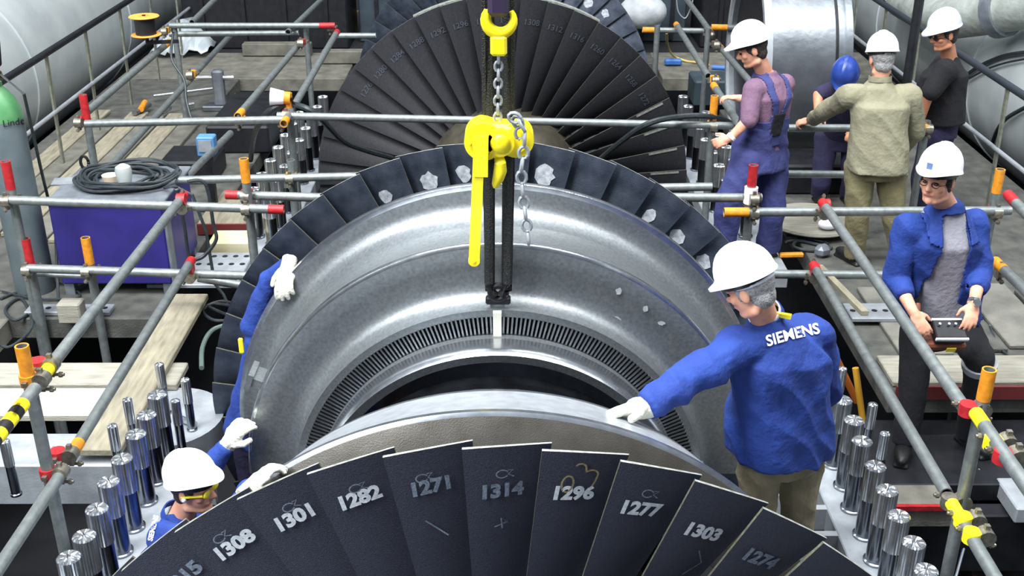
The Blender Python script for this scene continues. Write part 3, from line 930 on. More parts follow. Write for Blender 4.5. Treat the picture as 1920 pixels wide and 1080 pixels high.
chain('load_chain', [(935, 100), (933, 228)], YH, h, M_flange, .013, .036, .007)
c = at(930, 258, Y=YH)
mb = MB()
mb.tube(c + V((-.055, -.07, .0)), c + V((-.055, .07, .0)), .085, n=28)
mb.tube(c + V((-.055, -.085, .0)), c + V((-.055, -.06, .0)), .05, n=20)
mb.box(c + V((0.01, 0, .005)), (.15, .12, .14), bev=.02)
mb.tube(c + V((.02, -.085, -.0)), c + V((.02, .09, -.0)), .062, n=24)
mb.ball(c + V((.02, -.085, 0)), (.045, .025, .045))
for a in range(6):
    t = PI / 3 * a; mb.tube(c + V((-.055 + .06 * math.cos(t), -.082, .06 * math.sin(t))), c + V((-.055 + .06 * math.cos(t), -.06, .06 * math.sin(t))), .008, n=6)
mb.build('gear_case', M_yellow, h)
mb = MB(); mb.tube(c + V((.09, -.05, .0)), c + V((.09, .06, .0)), .078, n=28); mb.tube(c + V((.09, -.065, .0)), c + V((.09, -.04, .0)), .05, n=20)
mb.build('hand_wheel', M_yellow, h)
mb = MB()
p0, p1 = at(899, 262, Y=YH - .1), at(889, 488, Y=YH - .1)
mb.bar(p0, p1, .05, .02); mb.tube(p1 + V((0, -.012, 0)), p1 + V((0, .012, 0)), .027, n=16)
mb.tube(p1 + V((0, -.016, .0)), p1 + V((0, -.011, .0)), .008, n=10)
mb.bar(at(903, 255, Y=YH - .1), at(902, 330, Y=YH - .1), .06, .03)
mb.build('lever', M_yellow, h)
mb = MB()
pts = [at(a, b, Y=YH - .06) for a, b in ((935, 290), (938, 305), (938, 320), (934, 335), (929, 347), (926, 352))]
mb.path(pts, [.02, .026, .03, .026, .018, .006], n=12); mb.build('lower_hook', M_yellow, h)
chain('slack_chain', [(958, 218), (972, 224), (984, 245), (983, 275), (977, 320), (981, 370), (986, 410), (992, 460)], YH - .12, h, M_flange, .017, .044, .0085)
chain('slack_chain', [(966, 222), (976, 236), (974, 262)], YH - .1, h, M_flange, .017, .044, .0085)

s_ = thing('lifting_sling', at(933, 555, Y=YH), 'dark twin wire sling from above down to the casing eye plate', 'sling')
M_rope = mat('wire_rope', rgb(46, 48, 48), .5, .4, rgb(26, 28, 30), 90, .9, .6, 160)
for px in (918, 950):
    mb = MB(); lo = at(px, 530, Y=YH); up = at(px if px < 930 else 952, 300, Y=YH + .06)
    mb.path([at(934 + (px - 934) * .45, 553, Y=YH), lo, (lo + up) / 2, up, V((up.x, YH + .12, up.z + .6)), V((up.x * 1.1, YH + .12, 7.5))], .026, n=10)
    mb.build('rope', M_rope, s_)
for px in (909, 961):
    mb = MB(); up = at(px, 300, Y=YH + .07)
    mb.path([at(934 + (px - 934) * .8, 545, Y=YH + .05), up, V((up.x, YH + .14, 7.5))], .011, n=8); mb.build('thin_rope', M_rope, s_)
mb = MB()
pts = hook_pts(934, 548, 15, 0, 360, YH)[:-1]
mb.path(pts, .017, n=10, closed=True); mb.box(at(934, 562, Y=YH + .01), (.12, .04, .04), bev=.008); mb.build('shackle', M_dark, s_)
mb = MB(); mb.box(at(934, -6, Y=YH), (.09, .09, .16), bev=.02); mb.tube(at(934, -20, Y=YH), V((at(934, 0, Y=YH).x, YH, 7.5)), .02, n=10)
tag(mb.build('lifting_eye', mat('purple_dark', rgb(46, 36, 62), .5), origin=at(934, 0, Y=YH)), 'dark lifting bar above the yellow top hook', 'lifting bar')
# ------------------------------------------------------------------ people
from mathutils.bvhtree import BVHTree
M_skin = mat('skin', rgb(226, 168, 140), 0.6, 0, rgb(206, 142, 116), 14, 0.7)
M_skinT = mat('skin_tan', rgb(206, 144, 112), 0.6, 0, rgb(184, 120, 92), 14, 0.7)
M_jack = mat('blue_work_cloth', rgb(30, 62, 142), 0.85, 0, rgb(25, 50, 122), 7, 0.8, 0.35, 34)
M_over = mat('overall_cloth', rgb(64, 70, 126), 0.85, 0, rgb(52, 56, 108), 6, 0.8, 0.3, 30)
M_purp = mat('mauve_shirt', rgb(128, 98, 120), 0.85, 0, rgb(108, 80, 106), 8, 0.8, 0.3, 30)
M_beige = mat('olive_work_cloth', rgb(146, 143, 120), 0.88, 0, rgb(124, 121, 100), 7, 0.8, 0.35, 30)
M_olive = mat('olive_trousers', rgb(126, 120, 88), 0.88, 0, rgb(104, 98, 72), 7, 0.8, 0.35, 30)
M_khaki = mat('khaki_trousers', rgb(146, 136, 110), 0.88, 0, rgb(112, 104, 84), 7, 0.8, 0.4, 26)
M_blk = mat('black_cloth', rgb(13, 13, 17), 0.9, 0, rgb(20, 20, 28), 7, 0.8, 0.3, 30)
M_dkblue = mat('dark_blue_cloth', rgb(42, 38, 74), 0.88, 0, rgb(32, 30, 58), 7, 0.8, 0.3, 30)
M_greyT = mat('grey_tee', rgb(158, 156, 166), 0.9, 0, rgb(132, 132, 144), 9, 0.8, 0.3, 36)
M_hat = mat('white_helmet_shell', rgb(246, 246, 252), 0.35, 0)
M_hatG = mat('greyed_helmet_shell', rgb(206, 212, 226), 0.4, 0)
M_hatB = mat('blue_helmet_shell', rgb(36, 62, 138), 0.35, 0)
M_hairG = mat('grey_hair', rgb(172, 172, 172), 0.9, 0, rgb(122, 123, 124), 60, 0.8, .6, 120)
M_hairD = mat('dark_hair', rgb(40, 34, 34), 0.8, 0, rgb(62, 54, 50), 60, 0.8, .6, 120)
M_glove = mat('canvas_glove', rgb(232, 230, 216), 0.95, 0, rgb(206, 204, 190), 30, 0.8, .5, 60)
M_boot = mat('black_boot', rgb(22, 22, 24), 0.5)
M_eye = mat('eye_dark', rgb(26, 22, 22), 0.3)
M_lens = mat('dark_glasses', rgb(16, 18, 24), 0.15)
M_yel2 = mat('yellow_glasses', rgb(238, 222, 60), 0.35)

def remesh(mb, voxel, smooth=3, fold=0.0, freq=9.0, seed=0):
    me = mb.mesh('tmp', M_skin)
    o = bpy.data.objects.new('tmp', me); COL.objects.link(o)
    m = o.modifiers.new('r', 'REMESH'); m.mode = 'VOXEL'; m.voxel_size = voxel; m.use_smooth_shade = True
    if smooth:
        s = o.modifiers.new('s', 'SMOOTH'); s.factor = 0.5; s.iterations = smooth
    dg = bpy.context.evaluated_depsgraph_get()
    out = bpy.data.meshes.new_from_object(o.evaluated_get(dg))
    bpy.data.objects.remove(o); bpy.data.meshes.remove(me)
    out.materials.clear()
    if fold:
        off = V((seed * 3.1, seed * 1.7, seed * 0.9))
        ns = [v.normal.copy() for v in out.vertices]
        for v, n in zip(out.vertices, ns):
            p = v.co * freq * .72 + off
            w = noise.noise(V((p.x + p.z * .6, p.y, p.z * 0.55 + p.x * .3)))
            w2 = noise.noise(p * 2.1 + V((5, 5, 5)))
            v.co += n * fold * ((1 - 2.2 * abs(w)) * 0.8 + 0.22 * w2 - .2)
    out.polygons.foreach_set('use_smooth', [True] * len(out.polygons))
    out.update()
    return out

def cap(mb, p, q, r, r2=None, n=14):
    r2 = r if r2 is None else r2
    mb.tube(p, q, r, r2, n=n); mb.ball(p, r, n=n); mb.ball(q, r2, n=n)
def ell(mb, c, rx, ry, rz, ax, ay, az, n=18):
    R = Matrix((ax, ay, az)).transposed()
    mb.ball(c, (rx, ry, rz), n=n, R=R)
def loft(mb, rings, n=24):
    """rings: (centre, half width along side, half depth along fwd, side, fwd)"""
    vs = []
    for c, rx, ry, sd, fw in rings:
        for i in range(n):
            t = 2 * PI * i / n
            ct, st = math.cos(t), math.sin(t)
            e = 0.8
            vs.append(V(c) + sd * rx * math.copysign(abs(ct) ** e, ct) + fw * ry * math.copysign(abs(st) ** e, st))
    N = len(rings)
    fs = [(k * n + i, k * n + (i + 1) % n, (k + 1) * n + (i + 1) % n, (k + 1) * n + i) for k in range(N - 1) for i in range(n)]
    fs += [tuple(range(n))[::-1], tuple(range((N - 1) * n, N * n))]
    mb.add(vs, fs)

def ortho(f, up=V((0, 0, 1))):
    f = V(f).normalized(); u = (V(up) - f * V(up).dot(f)).normalized()
    return f, u, f.cross(u)     # forward, up, right

def hand(mb, w, d, nrm, thumb, curl=(0.25, 0.3, 0.3), k=1.0, fat=1.0, spread=0.10):
    """palm, four unequal bent fingers and a side thumb; nrm = back of the hand, thumb = +1/-1 along d x nrm"""
    d = V(d).normalized(); nrm = (V(nrm) - d * V(nrm).dot(d)).normalized(); q = d.cross(nrm)
    w = V(w)
    ell(mb, w + d * .048 * k, .041 * k * (.5 + .5 * fat), .056 * k, .017 * k * fat, q, d, nrm, n=14)
    cap(mb, w - d * .02 * k, w + d * .03 * k, .027 * k * fat, .026 * k * fat, n=12)
    for i in range(4):
        o = (-.030 + .020 * i) * (1 if thumb < 0 else -1) * -1
        L = (.070, .079, .074, .058)[i] * k
        o = thumb * (.030 - .020 * i) * k
        p = w + d * (.090 - (.006 if i == 3 else 0)) * k + q * o
        cap(mb, w + d * .05 * k + q * o * .8, p, .0105 * k * fat, n=10)
        dd = (d + q * thumb * (spread * (1.5 - i))).normalized()
        ang = 0
        for sgm, frac in enumerate((.42, .32, .26)):
            ang += curl[sgm] * (1 + .12 * i)
            v = dd * math.cos(ang) - nrm * math.sin(ang)
            p2 = p + v * L * frac
            cap(mb, p, p2, (.0098 - .0009 * sgm) * k * fat, (.0092 - .0009 * sgm) * k * fat, n=10)
            p = p2
    p = w + d * .026 * k + q * thumb * .030 * k
    v = (d * .65 + q * thumb * .65 - nrm * .3).normalized()
    p2 = p + v * .042 * k; cap(mb, p, p2, .0135 * k * fat, .0115 * k * fat, n=10)
    v = (d * .9 + q * thumb * .25 - nrm * .35).normalized()
    cap(mb, p2, p2 + v * .032 * k, .011 * k * fat, .009 * k * fat, n=10)

def head(mb, c, f, u, s, nk):
    ell(mb, c + u * .035 - f * .012, .076, .096, .086, s, f, u)
    ell(mb, c - u * .035 + f * .022, .063, .072, .080, s, f, u)
    mb.ball(c - u * .098 + f * .066, .024, n=12)
    cap(mb, c - u * .085 - f * .01 - s * .048, c - u * .1 + f * .05 - s * .022, .024, .02)
    cap(mb, c - u * .085 - f * .01 + s * .048, c - u * .1 + f * .05 + s * .022, .024, .02)
    cap(mb, c + f * .080 + u * .022 - s * .036, c + f * .080 + u * .022 + s * .036, .013)
    cap(mb, c + f * .088 + u * .012, c + f * .110 - u * .028, .009, .0145)
    for k in (-1, 1):
        mb.ball(c + f * .056 - u * .022 + s * k * .040, .027, n=12)
        mb.ball(c + f * .099 - u * .033 + s * k * .012, .009, n=10)
        ell(mb, c + s * k * .080 - f * .008 - u * .005, .011, .022, .034, (s + f * .35 * k).normalized(), f, u, n=12)
    cap(mb, c + f * .083 - u * .060 - s * .020, c + f * .083 - u * .060 + s * .020, .0095)
    cap(mb, nk - V((0, 0, .03)), c - u * .05 - f * .018, .062, .056, n=18)

def helmet_mesh(c, f, u, s, peak=.055, k=1.0):
    """hard hat: dome with a raised crest, rolled brim all round and a peak to the front"""
    mb = MB(); n = 56
    def ring(ph, extra=0.0, drop=0.0, inset=0.0):
        out = []
        for i in range(n):
            t = 2 * PI * i / n
            x, y = math.cos(t), math.sin(t)          # x side, y front
            pk = max(0.0, y) ** 3
            rx = (.112 - inset) * k * math.cos(ph) + extra * .007 * k
            ry = (.138 - inset) * k * math.cos(ph) + extra * (.007 + peak * pk) * k
            z = (.138 - inset) * k * math.sin(ph) ** .92 - drop * (.010 + .016 * pk) * k
            crest = .007 * k if abs(x) * math.cos(ph) < .17 and ph > .35 and extra == 0 else 0
            out.append(c + s * rx * x + f * ry * y + u * (z + crest))
        return out
    rows = [ring(0, 1.0, 1.45), ring(0, 1.0, 1.0), ring(0, .35, .3)]
    rows += [ring(a) for a in (.06, .2, .36, .52, .7, .88, 1.06, 1.22, 1.36, 1.48, 1.55)]
    inner = [ring(a, inset=.005) for a in (1.5, 1.2, .8, .4, .1)] + [ring(0, .3, .6, .004)]
    rows2 = rows + inner
    vs = [p for r in rows2 for p in r]
    fs = []
    for j in range(len(rows2)):
        j2 = (j + 1) % len(rows2)
        if j == len(rows) - 1: continue
        for i in range(n): fs.append((j * n + i, j * n + (i + 1) % n, j2 * n + (i + 1) % n, j2 * n + i))
    a = len(rows) - 1
    fs.append(tuple(a * n + i for i in range(n)))
    fs.append(tuple((a + 1) * n + i for i in range(n))[::-1])
    mb.add(vs, fs)
    return mb

def person(label, J, head_f, body_f, head_up=None, skin=None, hair=None, hat=None, peak=.055, hands=(None, None), feet=True, sleeve='wrist', build=1.0):
    """J: joints in the place. returns (root, info)"""
    skin = skin or M_skin
    f, u, s = ortho(head_f, head_up if head_up is not None else V((0, 0, 1)))
    mb = MB()
    c = J['hd']
    head(mb, c, f, u, s, J['nk'])
    side = (J['sh'][1] - J['sh'][0]).normalized()
    bf = V(body_f); bf = (bf - side * bf.dot(side)).normalized()
    J['side'], J['bf'] = side, bf
    b = build
    mid = (J['sh'][0] + J['sh'][1]) / 2
    wa = J['pl'] * .5 + mid * .5
    loft(mb, [(J['pl'] - (mid - J['pl']).normalized() * .09, .13 * b, .10 * b, side, bf), (J['pl'], .165 * b, .115 * b, side, bf), (wa, .145 * b, .105 * b, side, bf), (mid * .72 + wa * .28, .165 * b, .115 * b, side, bf),
              (mid, .13 * b, .09 * b, side, bf), (J['nk'] + (J['nk'] - wa) .normalized() * .01, .06, .06, side, bf)])
    for k in (0, 1):
        cap(mb, J['sh'][k] * .75 + mid * .25, J['sh'][k], .062, .058)
        cap(mb, J['sh'][k], J['el'][k], .050, .042)
        cap(mb, J['el'][k], J['wr'][k], .044, .029)
        cap(mb, J['pl'] * .4 + J['hp'][k] * .6, J['hp'][k], .09, .085)
        cap(mb, J['hp'][k], J['kn'][k], .085, .056)
        cap(mb, J['kn'][k], J['an'][k], .056, .038)
        h = hands[k]
        if h is False: pass
        elif h: hand(mb, J['wr'][k], h['d'], h['n'], h['t'], h.get('curl', (.25, .3, .3)), 1.0, 1.0)
        else:
            d = (J['wr'][k] - J['el'][k]).normalized()
            hand(mb, J['wr'][k], d, frame(d)[1], 1 if k else -1, (.4, .5, .5))
    me = remesh(mb, .0075, 2)
    me.materials.append(skin)
    base = V((J['pl'].x, J['pl'].y, min(J['an'][0].z, J['an'][1].z) - .09))
    root = link_mesh('person', me, None, base)
    tag(root, label, 'person')
    # eyes
    for k in (-1, 1):
        e = MB(); ell(e, c + f * .0865 + u * .002 + s * k * .031, .013, .008, .007, s, f, u, n=10); e.build('eye', M_eye, root)
    if hair:
        hb = MB()
        ell(hb, c + u * .028 - f * .024, .083, .096, .088, s, f, u)
        ell(hb, c - u * .035 - f * .045, .066, .055, .062, s, f, u)
        for k in (-1, 1): cap(hb, c + s * k * .072 + u * .03 + f * .02, c + s * k * .074 - u * .012 + f * .012, .012)
        hm = remesh(hb, .008, 1, .003, 40); hm.materials.append(hair); link_mesh('hair', hm, root)
    if hat:
        hu = (u - f * J.get('tilt', .0)).normalized(); hf = (f - hu * f.dot(hu)).normalized()
        hh = helmet_mesh(c + u * .070 - f * .006, hf, hu, s, peak, .97).build('helmet', hat, root, sharp=50)
        rb = MB(); rb.lathe([(.100, 0), (.104, 0), (.104, .02), (.100, .02)], (0, 0, 0), 'Z', n=30, closed_prof=True)
        rb.v = [tuple(c + u * (.036 + v[2]) + s * v[0] * .93 + f * v[1] * 1.12) for v in rb.v]
        rb.build('head_band', M_black, hh)
    J['f'], J['u'], J['s'], J['mid'], J['wa'] = f, u, s, mid, wa
    if feet:
        for k in (0, 1):
            a = J['an'][k]; toe = V(J.get('toe', [bf, bf])[k]); toe.z = 0; toe.normalize()
            fb = MB(); rt = toe.cross(V((0, 0, 1)))
            cap(fb, a + V((0, 0, .06)), a - V((0, 0, .03)), .052, .05)
            ell(fb, a + toe * .06 - V((0, 0, .045)), .05, .145, .05, rt, toe, V((0, 0, 1)))
            fb.box(a + toe * .055 - V((0, 0, .08)), (.09, .27, .025), rot=Matrix((rt, toe, V((0, 0, 1)))).transposed(), bev=.01)
            bm_ = remesh(fb, .009, 2); bm_.materials.append(M_boot); link_mesh('boot', bm_, root)
    return root

def upper(root, J, m, name='jacket', hem=0.0, sleeve=1.0, fat=1.0, wid=1.0, dep=1.0, collar=True, fold=.010, seed=1, cut=None, arm_r=1.0, drop=0.10, extra=None, smooth=2):
    """shirt or jacket round torso and arms; sleeve = how far down the arm (2 = wrist, 1 = elbow)"""
    side, bf, mid, wa, pl = J['side'], J['bf'], J['mid'], J['wa'], J['pl']
    up = (mid - pl).normalized()
    hemc = pl - up * drop
    mb = MB()
    loft(mb, [(hemc, .205 * wid, .155 * dep, side, bf), (pl + up * .04, .20 * wid, .150 * dep, side, bf), (wa, .188 * wid, .142 * dep, side, bf), (mid * .72 + wa * .28, .195 * wid, .145 * dep, side, bf),
              (mid - up * .015, .165 * wid, .115 * dep, side, bf), (mid * .45 + J['nk'] * .55 - up * .005, .115, .098, side, bf), (J['nk'] - up * .012, .078, .076, side, bf), (J['nk'] + up * .012, .066, .066, side, bf)])
    for k in (0, 1):
        S, E, Wr = J['sh'][k], J['el'][k], J['wr'][k]
        cap(mb, S * .7 + mid * .3 - up * .01, S, .082 * fat, .078 * fat)
        a = min(1.0, sleeve)
        cap(mb, S, S + (E - S) * a, .078 * fat * arm_r, (.078 - .016 * a) * fat * arm_r)
        if sleeve > 1:
            b = sleeve - 1; Q = E + (Wr - E) * b
            mb.ball(E, .062 * fat * arm_r)
            mb.tube(E, Q, .062 * fat * arm_r, .046 * fat * arm_r, n=16)
    if extra: extra(mb)
    me = remesh(mb, .0095, smooth, fold, 9.0, seed)
    if cut:
        bm = bmesh.new(); bm.from_mesh(me)
        bmesh.ops.delete(bm, geom=[fc for fc in bm.faces if cut(fc.calc_center_median())], context='FACES')
        bm.to_mesh(me); bm.free()
    me.materials.append(m)
    o = link_mesh(name, me, root)
    if cut:
        sm = o.modifiers.new('thick', 'SOLIDIFY'); sm.thickness = .008; sm.offset = -1
    return o

def collar_ring(root, J, m, name='collar', r=.085, h=.045):
    up = (J['hd'] - J['nk']).normalized()
    a, b = frame(up)
    mb = MB(); n = 26; vs = []
    for rr, hh in ((r, -.01), (r * .98, h), (r * .90, h), (r * .9, -.01)):
        for i in range(n):
            t = 2 * PI * i / n; vs.append(J['nk'] + a * rr * math.cos(t) + b * rr * math.sin(t) + up * hh)
    mb.add(vs, [(k * n + i, k * n + (i + 1) % n, ((k + 1) % 4) * n + (i + 1) % n, ((k + 1) % 4) * n + i) for k in range(4) for i in range(n)])
    return mb.build(name, m, root)

def trousers(root, J, m, name='trousers', fat=1.0, fold=.010, seed=4, top=.10, long=.0):
    side, bf, pl = J['side'], J['bf'], J['pl']
    up = (J['mid'] - pl).normalized()
    mb = MB()
    hc = (J['hp'][0] + J['hp'][1]) / 2
    loft(mb, [(hc - V((0, 0, .06)), .17 * fat, .13 * fat, side, bf), (pl, .182 * fat, .132 * fat, side, bf), (pl + up * top, .162 * fat, .122 * fat, side, bf)])
    for k in (0, 1):
        cap(mb, J['hp'][k] + V((0, 0, .02)), J['kn'][k], .105 * fat, .080 * fat)
        mb.tube(J['kn'][k], J['an'][k] + V((0, 0, -.02)), .080 * fat, .072 * fat, n=18)
    me = remesh(mb, .0105, 2, fold, 9.0, seed); me.materials.append(m)
    return link_mesh(name, me, root)

def glove(root, w, d, nrm, thumb, curl=(.25, .3, .3), k=1.12, spread=.10, cuff=None):
    mb = MB(); hand(mb, w, d, nrm, thumb, curl, k, 1.32, spread)
    cd = V(cuff) if cuff is not None else -V(d).normalized()
    mb.tube(V(w) + cd * .055, V(w) + V(d).normalized() * .01, .040, .034, n=16)
    me = remesh(mb, .0055, 1, .0025, 26, 3); me.materials.append(M_glove)
    return link_mesh('glove', me, root)

def mesh_bvh(o):
    off = world_off(o)
    me = o.data
    return BVHTree.FromPolygons([v.co + off for v in me.vertices], [list(p.vertices) for p in me.polygons])

def print_on(o, txt, x0, y0, x1, y1, hpx, m, name='printed_lettering', bend=0.0, bold=.002):
    """lettering printed on the cloth o: laid on its surface along the line between the two photo points"""
    vs, fs = text_mesh(txt, 1.0, bold)
    w = max(v.x for v in vs) - min(v.x for v in vs)
    bvh = mesh_bvh(o)
    ex = V((x1 - x0, y1 - y0)); L = ex.length; ex = ex / L; ey = V((ex.y, -ex.x))
    bm = bmesh.new()
    bv = [bm.verts.new(v) for v in vs]
    for fc in fs:
        try: bm.faces.new([bv[i] for i in fc])
        except ValueError: pass
    bmesh.ops.triangulate(bm, faces=bm.faces)
    bmesh.ops.subdivide_edges(bm, edges=[e for e in bm.edges if e.calc_length() > .35], cuts=1)
    out = []
    for v in bm.verts:
        tx = v.co.x / w
        q = V(((x0 + x1) / 2, (y0 + y1) / 2)) + ex * tx * L + ey * (v.co.y * hpx + bend * (1 - 4 * tx * tx))
        r = px_ray(q.x, q.y).normalized()
        hit = bvh.ray_cast(CAM, r)
        v.co = (hit[0] - r * .009) if hit[0] is not None else CAM + r * 5
    me = bpy.data.meshes.new(name); bm.to_mesh(me); bm.free()
    me.materials.append(m)
    return link_mesh(name, me, o)

def shell_from(o, cond, off, m, name, parent):
    """a strap or patch lying on the cloth o where cond(point) holds"""
    bm = bmesh.new(); bm.from_mesh(o.data)
    wo = world_off(o)
    bmesh.ops.delete(bm, geom=[fc for fc in bm.faces if not cond(fc.calc_center_median() + wo)], context='FACES')
    bm.normal_update()
    for v in bm.verts: v.co += v.normal * off
    me = bpy.data.meshes.new(name)
    for v in bm.verts: v.co += wo
    bm.to_mesh(me); bm.free()
    me.materials.append(m)
    me.polygons.foreach_set('use_smooth', [True] * len(me.polygons))
    r = link_mesh(name, me, parent)
    sm = r.modifiers.new('thick', 'SOLIDIFY'); sm.thickness = .006; sm.offset = 0
    return r
def jt(**k):
    return {n: ([at(a[0], a[1], Y=a[2]) for a in v] if isinstance(v, list) else at(v[0], v[1], Y=v[2])) for n, v in k.items()}
def legs(J, feet, knees=None):
    """feet: two floor points; knees bend slightly forward unless given"""
    J['an'] = [V(p) + V((0, 0, .09)) for p in feet]
    if knees: J['kn'] = knees

# --- the man in the lettered jacket, leaning to the guide ring
J = jt(hd=(1406, 541, 4.20), nk=(1436, 592, 4.28), pl=(1462, 800, 4.34), sh=[(1388, 648, 4.20), (1522, 628, 4.40)], el=[(1302, 706, 4.02), (1545, 730, 4.52)],
       wr=[(1208, 764, 3.86), (1490, 770, 4.70)], hp=[(1425, 860, 4.30), (1505, 850, 4.40)])
J['kn'] = [J['hp'][0] + V((.02, .03, -.40)), J['hp'][1] + V((.03, .05, -.42))]
zf = J['hp'][1].z - .85
legs(J, [(J['hp'][0].x + .02, 4.30, zf), (J['hp'][1].x + .03, 4.42, zf)])
p1 = person('man in white helmet and blue lettered jacket reaching a gloved hand to the guide ring', J, (-.74, .50, -.46), (-.45, .9, 0), V((-.25, .1, 1)), M_skin, M_hairG, M_hat, .045, hands=(False, None))
P1Z = zf
jk = upper(p1, J, M_jack, 'jacket', sleeve=1.95, wid=1.26, dep=1.22, fold=.026, seed=2, drop=.14, fat=1.22)
collar_ring(p1, J, M_jack, 'collar', .080, .022)
collar_ring(p1, J, mat('shirt_white', rgb(226, 222, 212), .8), 'shirt_collar', .074, .034)
fy, uy, sy = J['f'], J['u'], J['s']
MB().box(J['nk'] + V((.055, -.055, .03)), (.075, .02, .018), rot=-.4).build('yellow_strap', M_yellow, p1)
mb = MB(); ell(mb, J['hd'] + uy * .035 - fy * .022, .092, .104, .022, sy, fy, uy); mb.build('helmet_harness', M_white, p1)
trousers(p1, J, M_khaki, fold=.016, seed=5)
glove(p1, J['wr'][0], at(1120, 778, Y=3.78) - J['wr'][0], (.1, .55, .8), -1, (.18, .25, .25), 1.32, .18)
print_on(jk, 'SIEMENS', 1437, 640, 1536, 615, 20, M_hat, bend=2.0, bold=.035)

# --- the man with the control box
J = jt(hd=(1758, 338, 5.60), nk=(1778, 382, 5.70), pl=(1762, 585, 5.80), sh=[(1704, 428, 5.66), (1822, 420, 5.74)], el=[(1680, 522, 5.66), (1838, 512, 5.66)],
       wr=[(1712, 585, 5.40), (1826, 568, 5.42)], hp=[(1722, 625, 5.78), (1800, 620, 5.80)], kn=[(1712, 735, 5.68), (1838, 672, 5.52)])
legs(J, [at(1692, 848, Z=-.2), at(1812, 832, Z=-.2)])
J['toe'] = [V((-.4, -1, 0)), V((.3, -1, 0))]
J['tilt'] = 0.14
p2 = person('man in open blue jacket and grey tee holding a control box at the right rail', J, (-.68, -.70, .04), (-.15, -1, 0), None, M_skin, M_hairD, M_hat, .05,
            hands=({'d': at(1742, 630, Y=5.32) - J['wr'][0], 'n': (-.1, -.6, .8), 't': -1, 'curl': (.25, .3, .3)}, {'d': at(1815, 628, Y=5.32) - J['wr'][1], 'n': (.1, -.6, .8), 't': 1, 'curl': (.25, .3, .3)}))
upper(p2, J, M_greyT, 'tee_shirt', sleeve=.3, wid=.98, dep=1.16, fat=.8, fold=.006, seed=8, drop=-.02)
mid2, pl2, sd2, bf2 = J['mid'], J['pl'], J['side'], J['bf']
def cut2(p):
    d = p - mid2
    x = d.dot(sd2); y = (p - (mid2 * .5 + pl2 * .5)).dot(bf2)
    h = (p.z - pl2.z) / (mid2.z - pl2.z)
    return y > .02 and (-.115 + .05 * h) < x < (.13 - .04 * h) and p.z < mid2.z + .1
nk2 = J['nk']
jk2 = upper(p2, J, M_jack, 'jacket', sleeve=1.55, wid=1.18, dep=1.18, fold=.020, seed=3, cut=cut2, drop=.02, fat=1.08)
shell_from(jk2, lambda p: (p - nk2).length < .125 and p.z > mid2.z + .015 or ((p - nk2).length < .26 and (p - nk2).dot(bf2) > 0 and -.155 < (p - mid2).dot(sd2) < .175 and p.z > mid2.z - .15 and (((p - mid2).dot(sd2) + .09) ** 2 < .0012 + .25 * (p.z - mid2.z + .15) ** 2 * .2 or ((p - mid2).dot(sd2) - .115) ** 2 < .0012)), .012, M_jack, 'collar', p2)
trousers(p2, J, M_blk, seed=6, fat=1.0)
mb = MB(); kc = J['kn'][1]; d = (J['an'][1] - kc).normalized()
mb.tube(kc + d * .03, kc + d * .075, .098, .094, n=20); mb.build('knee_patch', mat('grey_reflective', rgb(140, 144, 150), .6), p2)
w = J['wr'][1]; dw = (J['wr'][1] - J['el'][1]).normalized()
mb = MB(); mb.tube(w - dw * .012, w + dw * .012, .036, n=18); mb.tube(w + V((0, -.03, .015)), w + V((0, -.045, .022)), .02, n=14); mb.build('wrist_watch', M_chrome, p2)
f2, u2, s2 = J['f'], J['u'], J['s']; c2 = J['hd']
hbadge = MB(); bc = c2 + u2 * .105 + f2 * .136
hbadge.box(bc, (.03, .006, .034), rot=Matrix((s2, f2, u2)).transposed()); hbadge.build('helmet_badge', mat('badge_blue', rgb(84, 108, 150), .5), p2)
mb = MB()
for k in (-1, 1): mb.path([c2 + f2 * .097 + s2 * (k * .033 + .021 * math.cos(t)) + u2 * (.0 + .015 * math.sin(t)) for t in [2 * PI * i / 14 for i in range(14)]], .0022, n=6, closed=True)
for k in (-1, 1): mb.path([c2 + f2 * .097 + s2 * k * .054, c2 + s2 * k * .082 - f2 * .0], .0022, n=6)
mb.build('glasses', M_lens, p2)
mb = MB(); ell(mb, c2 + f2 * .094 - u2 * .060, .021, .004, .006, s2, f2, u2, n=10); mb.build('mouth', mat('lips', rgb(176, 96, 90), .6), p2)

# control box held on the rail side, with its leather case
g = thing('control_box', at(1777, 640, Y=5.36), 'black control box with silver rims in a brown leather case, held at the rail', 'control box')
cb = at(1778, 622, Y=5.38); tilt = Matrix.Rotation(math.radians(28), 3, 'X')
def tb(mb, o, size, **k): return mb.box(cb + tilt @ V(o), size, rot=tilt, **k)
tb(MB(), (0, 0, 0), (.165, .12, .06), bev=.006).build('body', M_dark, g)
mb = MB(); tb(mb, (0, -.064, .02), (.175, .012, .016)); tb(mb, (0, .064, .02), (.165, .012, .016)); mb.build('silver_rim', M_white, g)
for i, x in enumerate((-.055, -.005, .03)): MB().tube(cb + tilt @ V((x, .02, .035)), cb + tilt @ V((x, .02, .05)), .007, n=10).build('toggle', M_chrome, g)
M_leather = mat('brown_leather', rgb(122, 62, 36), .6, 0, rgb(86, 42, 30), 20, .7)
tb(MB(), (-.02, 0.0, -.062), (.24, .14, .05), bev=.012).build('leather_case', M_leather, g)
MB().path([cb + tilt @ V((-.14, 0, -.05)), cb + V((-.165, .02, .05)), cb + V((-.15, .1, .12))], .014, n=8).build('case_strap', M_leather, g)
tb(MB(), (0.015, -.078, -.06), (.05, .006, .03)).build('yellow_tag', M_yellow, g)

